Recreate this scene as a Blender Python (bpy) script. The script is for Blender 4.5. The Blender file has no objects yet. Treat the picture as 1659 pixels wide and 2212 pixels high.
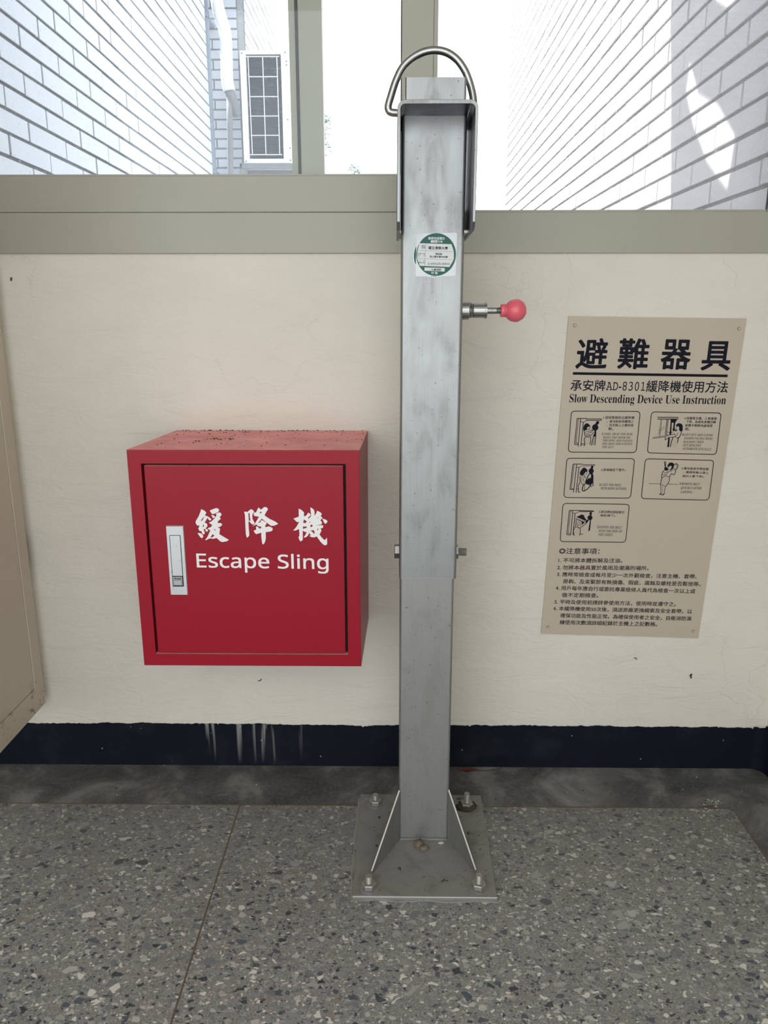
import bpy, bmesh, math, random
from math import sin, cos, pi, radians
from mathutils import Vector, Matrix
from mathutils.geometry import tessellate_polygon
random.seed(7)
S = bpy.context.scene
COL = S.collection

# ------------------------------------------------------------ camera
cam = bpy.data.cameras.new('camera'); cam_o = bpy.data.objects.new('camera', cam); COL.objects.link(cam_o)
cam.sensor_fit = 'HORIZONTAL'; cam.sensor_width = 36.0; cam.lens = 1660.0/1659.0*36.0
cam.clip_start = 0.05; cam.clip_end = 200
cam_o.location = (0, -1.63627, 1.05)
cam_o.rotation_euler = (radians(90-14.231), 0, radians(0.686))
S.camera = cam_o

# ------------------------------------------------------------ world, sun, lamps, exposure
w = bpy.data.worlds.new('sky'); S.world = w; w.use_nodes = True
bg = w.node_tree.nodes['Background']
bg.inputs[0].default_value = (0.93, 0.97, 1.0, 1); bg.inputs[1].default_value = 3.0
sun = bpy.data.lights.new('sun', 'SUN'); sun.energy = 14.0; sun.angle = radians(0.6); sun.color = (1, .96, .9)
SUN_DIR = Vector((0.45, -0.20, -0.76)).normalized()
so = bpy.data.objects.new('sun', sun); COL.objects.link(so); so.location = (-3, 1, 6)
so.rotation_euler = SUN_DIR.to_track_quat('-Z', 'Y').to_euler()
S.view_settings.view_transform = 'Standard'; S.view_settings.look = 'None'
S.view_settings.gamma = 1; S.view_settings.exposure = 0.16; S.view_settings.use_curve_mapping = False
S.cycles.max_bounces = 10; S.cycles.diffuse_bounces = 5; S.cycles.transparent_max_bounces = 12
S.cycles.use_denoising = True

# ------------------------------------------------------------ helpers
def tag(o, label=None, cat=None, group=None, kind=None):
    for k, v in (('label', label), ('category', cat), ('group', group), ('kind', kind)):
        if v: o[k] = v
    return o
def empty(name, loc=(0, 0, 0), **k):
    o = bpy.data.objects.new(name, None); COL.objects.link(o); o.location = loc; o.empty_display_size = .05
    return tag(o, **k)
def link(name, me, mat, parent=None, **k):
    o = bpy.data.objects.new(name, me); COL.objects.link(o)
    if mat and not me.materials: me.materials.append(mat)
    if parent:
        o.parent = parent
        l = parent.location if parent.parent is None else parent.location + parent.parent.location
        o.location = -Vector(l)
    return tag(o, **k)
def from_bm(name, bm, mat, parent=None, smooth=False, **k):
    me = bpy.data.meshes.new(name); bm.to_mesh(me); bm.free()
    if smooth:
        for p in me.polygons: p.use_smooth = True
    return link(name, me, mat, parent, **k)
def from_py(name, vs, fs, mat, parent=None, **k):
    me = bpy.data.meshes.new(name); me.from_pydata([tuple(v) for v in vs], [], fs); me.validate(); me.update()
    return link(name, me, mat, parent, **k)
def box(bm, x0, x1, y0, y1, z0, z1, bev=0.0, seg=2):
    r = bmesh.ops.create_cube(bm, size=1)
    vs = r['verts']
    bmesh.ops.scale(bm, vec=(x1-x0, y1-y0, z1-z0), verts=vs)
    bmesh.ops.translate(bm, vec=((x0+x1)/2, (y0+y1)/2, (z0+z1)/2), verts=vs)
    if bev > 0:
        es = list({e for v in vs for e in v.link_edges})
        bmesh.ops.bevel(bm, geom=es, offset=bev, segments=seg, profile=.6, affect='EDGES')
def B(name, x0, x1, y0, y1, z0, z1, mat, parent=None, bev=0.0, seg=2, **k):
    bm = bmesh.new(); box(bm, x0, x1, y0, y1, z0, z1, bev, seg)
    return from_bm(name, bm, mat, parent, **k)
def lathe(bm, prof, origin, axis='X', n=28):
    """prof: (t, r) along the axis"""
    ax = {'X': (Vector((1,0,0)), Vector((0,1,0)), Vector((0,0,1))), 'Z': (Vector((0,0,1)), Vector((1,0,0)), Vector((0,1,0))),
          'Y': (Vector((0,1,0)), Vector((0,0,1)), Vector((1,0,0)))}[axis]
    o = Vector(origin); rings = []
    for t, r in prof:
        rings.append([bm.verts.new(o + ax[0]*t + (ax[1]*cos(2*pi*i/n) + ax[2]*sin(2*pi*i/n))*max(r, 1e-5)) for i in range(n)])
    for a, b in zip(rings, rings[1:]):
        for i in range(n): bm.faces.new((a[i], a[(i+1) % n], b[(i+1) % n], b[i]))
    bm.faces.new(rings[0][::-1]); bm.faces.new(rings[-1])
def tube(bm, pts, r, n=14, caps=True):
    pts = [Vector(p) for p in pts]; rings = []; up = None
    for i, p in enumerate(pts):
        t = (pts[min(i+1, len(pts)-1)] - pts[max(i-1, 0)]).normalized()
        if up is None:
            up = t.orthogonal().normalized()
        up = (up - t*up.dot(t)).normalized(); s = t.cross(up)
        rr = r[i] if isinstance(r, (list, tuple)) else r
        rings.append([bm.verts.new(p + (up*cos(2*pi*k/n) + s*sin(2*pi*k/n))*rr) for k in range(n)])
    for a, b in zip(rings, rings[1:]):
        for k in range(n): bm.faces.new((a[k], a[(k+1) % n], b[(k+1) % n], b[k]))
    if caps: bm.faces.new(rings[0][::-1]); bm.faces.new(rings[-1])
def smooth_path(pts, n=6):
    pts = [Vector(p) for p in pts]; out = []
    P = [pts[0]*2-pts[1]] + pts + [pts[-1]*2-pts[-2]]
    for i in range(1, len(P)-2):
        for k in range(n):
            t = k/n; a, b, c, d = P[i-1], P[i], P[i+1], P[i+2]
            out.append(.5*((2*b)+(c-a)*t+(2*a-5*b+4*c-d)*t*t+(3*b-a-3*c+d)*t**3))
    out.append(pts[-1]); return out
def prism_xz(bm, poly, y0, y1):
    a = [bm.verts.new((x, y0, z)) for x, z in poly]; b = [bm.verts.new((x, y1, z)) for x, z in poly]
    n = len(poly); bm.faces.new(a); bm.faces.new(b[::-1])
    for i in range(n): bm.faces.new((a[i], b[i], b[(i+1) % n], a[(i+1) % n]))
def rrect(x0, x1, y0, y1, r, n=5):
    out = []
    for cx, cy, a0 in ((x1-r, y1-r, 0), (x0+r, y1-r, 90), (x0+r, y0+r, 180), (x1-r, y0+r, 270)):
        for k in range(n+1):
            a = radians(a0+90*k/n); out.append((cx+r*cos(a), cy+r*sin(a)))
    return out
def hollow(bm, outer, inner, z0, z1):
    n = len(outer)
    L = [[bm.verts.new((x, y, z)) for x, y in ring] for ring, z in ((outer, z0), (outer, z1), (inner, z1), (inner, z0))]
    for q in range(4):
        a, b = L[q], L[(q+1) % 4]
        for i in range(n): bm.faces.new((a[i], a[(i+1) % n], b[(i+1) % n], b[i]))
    bmesh.ops.recalc_face_normals(bm, faces=bm.faces)

# ------------------------------------------------------------ flat print (lettering, line drawings) in the XZ plane
FONT = {}
def glyph_mesh(s):
    if s in FONT: return FONT[s]
    c = bpy.data.curves.new('f', 'FONT'); c.body = s; c.size = 1; c.resolution_u = 3
    o = bpy.data.objects.new('f', c); COL.objects.link(o); bpy.context.view_layer.update()
    me = bpy.data.meshes.new_from_object(o)
    r = ([tuple(v.co[:2]) for v in me.vertices], [tuple(p.vertices) for p in me.polygons])
    bpy.data.objects.remove(o); bpy.data.curves.remove(c); bpy.data.meshes.remove(me)
    FONT[s] = r; return r
def mathmap(s, up, lo, h=None):
    out = ''
    for ch in s:
        if 'A' <= ch <= 'Z': out += chr(up+ord(ch)-65)
        elif 'a' <= ch <= 'z': out += chr(lo+ord(ch)-97)
        else: out += ch
    return out
def digits(s, z): return ''.join(chr(z+ord(c)-48) if c.isdigit() else c for c in s)
class Ink:
    def __init__(s, y): s.v = []; s.f = []; s.y = y
    def add(s, vs, fs, dy=0):
        b = len(s.v); s.v += [(x, s.y+dy, z) for x, z in vs]; s.f += [tuple(b+i for i in f) for f in fs]
    def text(s, row, lean=0.0):
        t, st, x0, z0, x1, z1, h = row
        latin = st in 'SIHT'
        if st == 'S': t = digits(mathmap(t, 0x1D400, 0x1D41A), 0x1D7CE)
        if row[1] == 'T': t = digits(mathmap(t, 0x1D670, 0x1D68A), 0x1D7F6)
        if st == 'I': t = digits(mathmap(t, 0x1D434, 0x1D44E), 0x1D7CE)
        if st == 'H': t = mathmap(t, 0x1D5D4, 0x1D5EE) if t == 'PUSH' else mathmap(t, 0x1D5A0, 0x1D5BA)
        vs, fs = glyph_mesh(t)
        if not vs: return
        xa = min(v[0] for v in vs); xb = max(v[0] for v in vs)
        ya = 0 if latin else min(v[1] for v in vs); yb = max(v[1] for v in vs)
        if st in ('S', 'I', 'H', 'T'): yb = .72 if yb > .65 else yb
        ex = Vector((x1-x0, z1-z0)); ey = Vector((lean, 1)).normalized()*h
        def m(dx=0, dy=0):
            o = []
            for x, y in vs:
                p = Vector((x0, z0)) + ex*((x-xa)/(xb-xa)) + ey*((y-ya)/(yb-ya))
                o.append((p.x+dx, p.y+dy))
            return o
        bold = {'B': .024, 'K2': .035, 'K': .02, 'R': .016, 'W': .02, 'k': .01, 'H': .022, 'I': .02, 'S': .0, 'T': .006}[st]*h
        if bold:
            for k in range(8 if st == 'B' else 4):
                a = 2*pi*(k+.5)/(8 if st == 'B' else 4); s.add(m(bold*cos(a), bold*sin(a)), fs, (k+1)*1.2e-5)
        s.add(m(), fs)
    def line(s, pts, wd):
        h = wd/2
        for a, b in zip(pts, pts[1:]):
            a = Vector(a); b = Vector(b); d = b-a
            if d.length < 1e-7: continue
            d.normalize(); n = Vector((-d.y, d.x))*h
            s.add([a+n, a-n, b-n, b+n], [(0, 1, 2, 3)])
        if len(pts) > 2:
            for p in pts[1:-1]:
                s.add([(p[0]+h*cos(k*pi/3), p[1]+h*sin(k*pi/3)) for k in range(6)], [(0, 1, 2, 3, 4, 5)])
    def fill(s, *polys):
        P = [[Vector((x, z, 0)) for x, z in q] for q in polys]
        tri = tessellate_polygon(P); vs = [(p.x, p.y) for q in P for p in q]
        s.add(vs, [tuple(t) for t in tri])
    def build(s, name, mat, parent, **k):
        vs = s.v
        me = bpy.data.meshes.new(name); me.from_pydata(vs, [], s.f)
        # make every face look towards the room (-Y)
        bm = bmesh.new(); bm.from_mesh(me)
        for f in bm.faces:
            f.normal_update()
            if f.normal.y > 0: f.normal_flip()
        bm.to_mesh(me); bm.free()
        return link(name, me, mat, parent, **k)

# ------------------------------------------------------------ materials
def nodes(name, color=(.5, .5, .5), rough=.5, metal=0.0, spec=.5):
    m = bpy.data.materials.new(name); m.use_nodes = True
    nt = m.node_tree; b = nt.nodes['Principled BSDF']
    b.inputs['Base Color'].default_value = (*color, 1); b.inputs['Roughness'].default_value = rough
    b.inputs['Metallic'].default_value = metal; b.inputs['Specular IOR Level'].default_value = spec
    return m, nt, b
def N(nt, t, **k):
    n = nt.nodes.new(t)
    for a, v in k.items(): setattr(n, a, v)
    return n
def coords(nt, scale=(1, 1, 1), obj=True, loc=(0, 0, 0)):
    tc = N(nt, 'ShaderNodeTexCoord'); mp = N(nt, 'ShaderNodeMapping'); mp.inputs['Scale'].default_value = scale
    mp.inputs['Location'].default_value = loc
    nt.links.new(tc.outputs['Object' if obj else 'Generated'], mp.inputs[0]); return mp.outputs[0]
def noise(nt, vec, scale, detail=4, rough=.55, dist=0.0):
    n = N(nt, 'ShaderNodeTexNoise'); n.inputs['Scale'].default_value = scale; n.inputs['Detail'].default_value = detail
    n.inputs['Roughness'].default_value = rough; n.inputs['Distortion'].default_value = dist
    nt.links.new(vec, n.inputs['Vector']); return n.outputs['Fac']
def ramp(nt, fac, stops, interp='LINEAR'):
    r = N(nt, 'ShaderNodeValToRGB'); e = r.color_ramp.elements; r.color_ramp.interpolation = interp
    while len(e) < len(stops): e.new(.5)
    for el, (p, c) in zip(e, stops):
        el.position = p; el.color = (*c, 1) if len(c) == 3 else c
    nt.links.new(fac, r.inputs[0]); return r.outputs[0]
def g(v): return (v, v, v)
def mix(nt, fac, a, b, mode='MIX'):
    m = N(nt, 'ShaderNodeMix', data_type='RGBA', blend_type=mode)
    if isinstance(fac, float): m.inputs[0].default_value = fac
    else: nt.links.new(fac, m.inputs[0])
    for i, v in ((6, a), (7, b)):
        if isinstance(v, tuple): m.inputs[i].default_value = (*v, 1)
        else: nt.links.new(v, m.inputs[i])
    return m.outputs[2]
def math_(nt, op, a, b=None, clamp=False):
    m = N(nt, 'ShaderNodeMath', operation=op, use_clamp=clamp)
    for i, v in enumerate((a, b)):
        if v is None: continue
        if isinstance(v, (int, float)): m.inputs[i].default_value = v
        else: nt.links.new(v, m.inputs[i])
    return m.outputs[0]
def bump(nt, b, h, strength=.3, dist=.002):
    n = N(nt, 'ShaderNodeBump'); n.inputs['Strength'].default_value = strength; n.inputs['Distance'].default_value = dist
    nt.links.new(h, n.inputs['Height']); nt.links.new(n.outputs[0], b.inputs['Normal'])
def sep(nt, vec):
    s = N(nt, 'ShaderNodeSeparateXYZ'); nt.links.new(vec, s.inputs[0]); return s.outputs

def mat_plaster(name, c1, c2, strength=.35):
    m, nt, b = nodes(name, c1, .62, 0, .3); v = coords(nt)
    a = noise(nt, v, 3.2, 5, .6); f = noise(nt, v, 90, 3, .6); st = noise(nt, coords(nt, (1, 1, 2.4)), 11, 6, .62, .9)
    vo = N(nt, 'ShaderNodeTexVoronoi', feature='DISTANCE_TO_EDGE'); vo.inputs['Scale'].default_value = 3.1
    dv = N(nt, 'ShaderNodeVectorMath', operation='ADD'); nz = N(nt, 'ShaderNodeTexNoise'); nz.inputs['Scale'].default_value = 7; nz.inputs['Detail'].default_value = 6
    nt.links.new(v, nz.inputs['Vector']); sc = N(nt, 'ShaderNodeVectorMath', operation='SCALE'); sc.inputs[3].default_value = .45
    nt.links.new(nz.outputs['Color'], sc.inputs[0]); nt.links.new(v, dv.inputs[0]); nt.links.new(sc.outputs[0], dv.inputs[1])
    nt.links.new(dv.outputs[0], vo.inputs['Vector'])
    ridge = ramp(nt, vo.outputs['Distance'], [(0, g(1)), (.016, g(0))])
    msk = ramp(nt, noise(nt, v, 2.2, 3), [(.47, g(0)), (.6, g(1))])
    rid = math_(nt, 'MULTIPLY', ridge, msk)
    col = mix(nt, ramp(nt, a, [(.35, g(0)), (.7, g(1))]), c1, c2)
    col = mix(nt, math_(nt, 'MULTIPLY', rid, .015), col, (.42, .38, .3))
    nt.links.new(col, b.inputs['Base Color'])
    h = math_(nt, 'ADD', math_(nt, 'MULTIPLY', st, 1.5), math_(nt, 'MULTIPLY', f, .16))
    h = math_(nt, 'ADD', h, math_(nt, 'MULTIPLY', rid, .20))
    h = math_(nt, 'ADD', h, math_(nt, 'MULTIPLY', a, 1.0))
    bump(nt, b, h, strength, .004); return m
M = {}
M['plaster'] = mat_plaster('cream_plaster', (.69, .655, .575), (.645, .612, .537), .75)
M['ceil'] = nodes('ceiling_paint', (.55, .54, .50), .8)[0]
def mat_frame():
    m, nt, b = nodes('painted_frame', (.47, .46, .37), .38, 0, .5); v = coords(nt)
    nt.links.new(mix(nt, noise(nt, v, 6, 4), (.315, .308, .25), (.365, .355, .288)), b.inputs['Base Color'])
    bump(nt, b, noise(nt, v, 120, 2), .12, .001); return m
M['frame'] = mat_frame()
M['gasket'] = nodes('rubber_gasket', (.03, .035, .035), .6)[0]
def mat_black():
    m, nt, b = nodes('black_paint', (.01, .013, .02), .7, 0, .15); v = coords(nt)
    base = mix(nt, ramp(nt, noise(nt, v, 9, 6, .65), [(.5, g(0)), (.85, g(.5))]), (.004, .0065, .013), (.03, .033, .038))
    x, y, z = sep(nt, v)
    dr = noise(nt, coords(nt, (1, 1, .05)), 62, 2, .5)
    dm = ramp(nt, dr, [(.55, g(0)), (.66, g(1))])
    xm = math_(nt, 'MULTIPLY', ramp(nt, math_(nt, 'ADD', x, .5), [(.02, g(0)), (.05, g(1)), (.27, g(1)), (.30, g(0))]), ramp(nt, math_(nt, 'MULTIPLY', z, 8.6), [(.1, g(0)), (1, g(1))]))
    col = mix(nt, math_(nt, 'MULTIPLY', math_(nt, 'MULTIPLY', dm, xm), .8), base, (.33, .33, .31))
    sp = N(nt, 'ShaderNodeTexVoronoi'); sp.inputs['Scale'].default_value = 42; nt.links.new(v, sp.inputs['Vector'])
    spk = ramp(nt, sp.outputs['Distance'], [(.05, g(1)), (.085, g(0))])
    col = mix(nt, math_(nt, 'MULTIPLY', spk, ramp(nt, sep(nt, sp.outputs['Color'])[0], [(.78, g(0)), (.8, g(.7))], 'CONSTANT')), col, (.45, .45, .42))
    nt.links.new(col, b.inputs['Base Color']); bump(nt, b, noise(nt, v, 60, 4), .3, .002); return m
M['black'] = mat_black()
def mat_terrazzo():
    m, nt, b = nodes('terrazzo', (.2, .19, .17), .42, 0, .45)
    v = coords(nt)
    wv = N(nt, 'ShaderNodeTexNoise'); wv.inputs['Scale'].default_value = 60; wv.inputs['Detail'].default_value = 3; nt.links.new(v, wv.inputs['Vector'])
    sc = N(nt, 'ShaderNodeVectorMath', operation='SCALE'); sc.inputs[3].default_value = .012; nt.links.new(wv.outputs['Color'], sc.inputs[0])
    ad = N(nt, 'ShaderNodeVectorMath', operation='ADD'); nt.links.new(v, ad.inputs[0]); nt.links.new(sc.outputs[0], ad.inputs[1]); vv = ad.outputs[0]
    col = ramp(nt, noise(nt, v, 300, 5, .8), [(.34, (.105, .105, .103)), (.5, (.235, .233, .225)), (.66, (.40, .395, .38))])
    col = mix(nt, ramp(nt, noise(nt, v, 1.7, 3), [(.3, g(0)), (.75, g(.6))]), col, mix(nt, 1.0, col, (.86, .80, .72), 'MULTIPLY'))
    chips = [(150, .10, .66, .0), (92, .13, .50, 3.1), (62, .16, .46, 7.7), (42, .19, .26, 12.3)]
    for s, edge, keep, off in chips:
        o = N(nt, 'ShaderNodeVectorMath', operation='ADD'); nt.links.new(vv, o.inputs[0]); o.inputs[1].default_value = (off, off*.7, 0)
        st = N(nt, 'ShaderNodeMapping'); st.inputs['Rotation'].default_value = (0, 0, off*.9); st.inputs['Scale'].default_value = (1, 1.35, 1); nt.links.new(o.outputs[0], st.inputs[0])
        d = N(nt, 'ShaderNodeTexVoronoi', feature='DISTANCE_TO_EDGE'); c = N(nt, 'ShaderNodeTexVoronoi', feature='F1')
        for q in (d, c): q.inputs['Scale'].default_value = s; nt.links.new(st.outputs[0], q.inputs['Vector'])
        r, gg, bb = sep(nt, c.outputs['Color'])
        body = ramp(nt, math_(nt, 'ADD', d.outputs['Distance'], math_(nt, 'MULTIPLY', bb, -.16)), [(edge-.03, g(0)), (edge, g(1))])
        k = math_(nt, 'MULTIPLY', body, math_(nt, 'LESS_THAN', r, keep))
        pal = ramp(nt, gg, [(0, (.028, .036, .05)), (.11, (.075, .09, .115)), (.22, (.17, .185, .20)), (.38, (.27, .27, .262)), (.56, (.37, .365, .35)), (.74, (.50, .49, .46)), (.86, (.74, .72, .65)), (.965, (.26, .22, .19))], 'CONSTANT')
        pal = mix(nt, noise(nt, v, 420, 2), mix(nt, 1.0, pal, (.85, .85, .85), 'MULTIPLY'), pal)
        col = mix(nt, math_(nt, 'MULTIPLY', k, .9), col, pal)
    sp = N(nt, 'ShaderNodeTexVoronoi'); sp.inputs['Scale'].default_value = 30; nt.links.new(v, sp.inputs['Vector'])
    spk = math_(nt, 'MULTIPLY', ramp(nt, sp.outputs['Distance'], [(.035, g(1)), (.05, g(0))]), math_(nt, 'LESS_THAN', sep(nt, sp.outputs['Color'])[0], .3))
    col = mix(nt, spk, col, (.75, .75, .72))
    x, y, z = sep(nt, v)      # grime worn into the floor along the wall, deepened to paint in shade there
    gr = ramp(nt, math_(nt, 'ADD', math_(nt, 'MULTIPLY', y, -1.2), math_(nt, 'MULTIPLY', noise(nt, v, 5, 4), .35)), [(.28, g(.55)), (.80, g(0))])
    col = mix(nt, gr, col, (.115, .108, .098))
    nt.links.new(col, b.inputs['Base Color'])
    nt.links.new(ramp(nt, noise(nt, v, 12, 4), [(.3, g(.34)), (.7, g(.55))]), b.inputs['Roughness'])
    bump(nt, b, noise(nt, v, 200, 3), .12, .001); return m
M['terrazzo'] = mat_terrazzo()
def mat_border():
    m, nt, b = nodes('cement_border', (.1, .1, .1), .6, 0, .3); v = coords(nt)
    col = ramp(nt, noise(nt, v, 7, 7, .66, .6), [(.34, (.05, .05, .052)), (.5, (.095, .093, .09)), (.70, (.25, .242, .228))])
    col = mix(nt, ramp(nt, noise(nt, v, 190, 2), [(.5, g(0)), (.8, g(.5))]), col, (.2, .195, .18))
    sp = N(nt, 'ShaderNodeTexVoronoi'); sp.inputs['Scale'].default_value = 38; nt.links.new(v, sp.inputs['Vector'])
    spk = math_(nt, 'MULTIPLY', ramp(nt, sp.outputs['Distance'], [(.05, g(1)), (.07, g(0))]), math_(nt, 'LESS_THAN', sep(nt, sp.outputs['Color'])[0], .35))
    nt.links.new(mix(nt, spk, col, (.7, .7, .68)), b.inputs['Base Color'])
    bump(nt, b, noise(nt, v, 90, 4), .3, .002); return m
M['border'] = mat_border()
def mat_metal(name, c1, c2, rough=(.3, .5), metal=.9, streak=True, blotch=.3, dirt=(.18, .17, .15)):
    m, nt, b = nodes(name, c1, .4, metal)
    v = coords(nt); sv = coords(nt, (1, 1, .02)) if streak else v
    s = noise(nt, sv, 420, 3, .6); a = noise(nt, coords(nt, (1, 1, .35)), 22, 5, .62, .4)
    col = mix(nt, s, c1, c2)
    col = mix(nt, math_(nt, 'MULTIPLY', ramp(nt, a, [(.52, g(0)), (.72, g(1))]), blotch), col, dirt)
    sp = ramp(nt, noise(nt, v, 170, 2, .5), [(.68, g(0)), (.73, g(.55))])
    col = mix(nt, sp, col, tuple(.45*q for q in dirt))
    nt.links.new(col, b.inputs['Base Color'])
    nt.links.new(ramp(nt, a, [(.3, g(rough[0])), (.7, g(rough[1]))]), b.inputs['Roughness'])
    bump(nt, b, s, .06, .0005); return m
M['grout'] = mat_metal('pale_grout', (.21, .205, .185), (.30, .29, .265), (.8, .9), 0, False, .8, (.09, .085, .075))
M['brass'] = nodes('brass_strip', (.16, .125, .085), .6, .4)[0]
M['steel'] = mat_metal('brushed_steel', (.245, .255, .252), (.315, .325, .322), (.34, .5), .8, True, .45, (.14, .14, .135))
M['strap'] = mat_metal('shaded_strap_steel', (.035, .035, .055), (.06, .06, .085), (.28, .4), .9, False, .2, (.08, .08, .08))  # shade of the inner and under faces put into a near-black base
M['steel_low'] = mat_metal('worn_steel', (.27, .267, .258), (.33, .326, .315), (.4, .58), .7, True, .35)
M['steel_dark'] = mat_metal('dark_steel', (.30, .30, .30), (.38, .38, .375), (.28, .42), .9, False, .15)
M['plate'] = mat_metal('dirty_plate', (.215, .208, .195), (.285, .277, .26), (.55, .8), .3, False, .55, (.12, .11, .095))
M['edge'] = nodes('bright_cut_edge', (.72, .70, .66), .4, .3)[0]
M['chrome'] = mat_metal('turned_steel', (.30, .30, .29), (.42, .42, .40), (.24, .38), .95, False, .4)
M['bolt'] = mat_metal('aged_bolt', (.30, .29, .265), (.40, .385, .355), (.35, .55), .6, False, .5, (.14, .11, .08))
M['pinkball'] = nodes('pink_plastic', (.72, .115, .155), .33, 0, .5)[0]
def mat_red():
    m, nt, b = nodes('red_enamel', (.36, .011, .026), .36, 0, .2); v = coords(nt)
    ge = N(nt, 'ShaderNodeNewGeometry'); nz = sep(nt, ge.outputs['True Normal'])[2]
    top = ramp(nt, nz, [(.7, g(0)), (.9, g(1))])
    dust = math_(nt, 'MULTIPLY', top, ramp(nt, noise(nt, v, 14, 5, .6), [(.25, g(.62)), (.7, g(.95))]))
    col = mix(nt, dust, (.29, .008, .020), (.92, .42, .40))
    sp = math_(nt, 'MULTIPLY', top, ramp(nt, noise(nt, v, 230, 3, .6), [(.66, g(0)), (.72, g(.6))]))
    col = mix(nt, sp, col, (.16, .08, .07))
    nt.links.new(col, b.inputs['Base Color'])
    nt.links.new(ramp(nt, top, [(0, g(.34)), (1, g(.75))]), b.inputs['Roughness'])
    bump(nt, b, noise(nt, v, 75, 3), .06, .001); return m
M['red'] = mat_red()
M['dark'] = nodes('dark_gap', (.012, .006, .006), .8)[0]
M['zinc'] = mat_metal('zinc_handle', (.52, .54, .55), (.60, .62, .63), (.35, .5), .6, False, .12, (.35, .36, .37))
M['white_ink'] = nodes('white_vinyl', (.78, .76, .76), .45)[0]
def mat_sign():
    m, nt, b = nodes('tan_sign', (.46, .385, .295), .42, 0, .4); v = coords(nt)
    col = mix(nt, noise(nt, v, 5, 3), (.50, .425, .34), (.465, .395, .312))
    col = mix(nt, ramp(nt, noise(nt, v, 34, 2, .4), [(.76, g(0)), (.79, g(.7))]), col, (.22, .15, .11))
    nt.links.new(col, b.inputs['Base Color']); return m
M['sign'] = mat_sign()
M['ink'] = nodes('black_ink', (.007, .008, .015), .7, 0, .15)[0]
M['greyink'] = nodes('grey_ink', (.018, .017, .02), .7, 0, .15)[0]
M['stk_white'] = nodes('sticker_paper', (.66, .68, .72), .35)[0]
M['stk_inner'] = nodes('sticker_field', (.60, .62, .62), .35)[0]
M['stk_green'] = nodes('sticker_green', (.008, .10, .065), .4, 0, .3)[0]
def mat_door():
    m, nt, b = nodes('beige_metal_paint', (.58, .50, .40), .45, 0, .4); v = coords(nt)
    col = mix(nt, noise(nt, v, 4, 4), (.60, .53, .43), (.56, .485, .39))
    x, y, z = sep(nt, v)
    low = ramp(nt, z, [(.20, g(1)), (.30, g(0))])
    r = math_(nt, 'MULTIPLY', low, ramp(nt, noise(nt, v, 42, 5, .7), [(.56, g(0)), (.66, g(1))]))
    col = mix(nt, r, col, (.16, .07, .03))
    r2 = ramp(nt, noise(nt, v, 30, 3, .6), [(.72, g(0)), (.76, g(.7))])
    nt.links.new(mix(nt, r2, col, (.25, .14, .08)), b.inputs['Base Color']); return m
M['door'] = mat_door()
def mat_tile(name, c):
    m, nt, b = nodes(name, c, .45, 0, .4); v = coords(nt)
    oi = N(nt, 'ShaderNodeObjectInfo')
    col = mix(nt, ramp(nt, noise(nt, v, 160, 2), [(.45, g(0)), (.75, g(.35))]), c, tuple(q*.72 for q in c))
    col = mix(nt, math_(nt, 'MULTIPLY', oi.outputs['Random'], .12), col, (.66, .64, .62))
    nt.links.new(col, b.inputs['Base Color']); bump(nt, b, noise(nt, v, 150, 2), .25, .001); return m
M['tile'] = mat_tile('white_tile', (.74, .74, .78))
M['tile2'] = mat_tile('grey_tile', (.42, .42, .46))
def mat_mortar():
    m, nt, b = nodes('mortar', (.16, .16, .16), .9, 0, .2); v = coords(nt)
    nt.links.new(ramp(nt, noise(nt, v, 60, 4), [(.3, (.13, .13, .135)), (.7, (.24, .235, .23))]), b.inputs['Base Color'])
    bump(nt, b, noise(nt, v, 160, 3), .5, .002); return m
M['mortar'] = mat_mortar()
M['concrete'] = nodes('concrete', (.45, .45, .44), .85)[0]
def mat_glass():
    m = bpy.data.materials.new('dusty_glass'); m.use_nodes = True; nt = m.node_tree; nt.nodes.clear()
    out = N(nt, 'ShaderNodeOutputMaterial'); tr = N(nt, 'ShaderNodeBsdfTransparent'); tr.inputs[0].default_value = (.93, .965, 1, 1)
    gl = N(nt, 'ShaderNodeBsdfGlossy'); gl.inputs['Roughness'].default_value = .02
    df = N(nt, 'ShaderNodeBsdfTranslucent'); df.inputs[0].default_value = (.85, .9, 1, 1)
    v = coords(nt)
    d = math_(nt, 'ADD', ramp(nt, noise(nt, v, 5, 5, .6, .5), [(.35, g(.01)), (.75, g(.04))]), ramp(nt, noise(nt, v, 190, 2, .5), [(.66, g(0)), (.74, g(.25))]))
    m1 = N(nt, 'ShaderNodeMixShader'); nt.links.new(d, m1.inputs[0]); nt.links.new(tr.outputs[0], m1.inputs[1]); nt.links.new(df.outputs[0], m1.inputs[2])
    fr = N(nt, 'ShaderNodeFresnel'); fr.inputs[0].default_value = 1.45
    m2 = N(nt, 'ShaderNodeMixShader'); nt.links.new(math_(nt, 'MULTIPLY', fr.outputs[0], .6), m2.inputs[0]); nt.links.new(m1.outputs[0], m2.inputs[1]); nt.links.new(gl.outputs[0], m2.inputs[2])
    nt.links.new(m2.outputs[0], out.inputs[0]); return m
M['glass'] = mat_glass()
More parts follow.
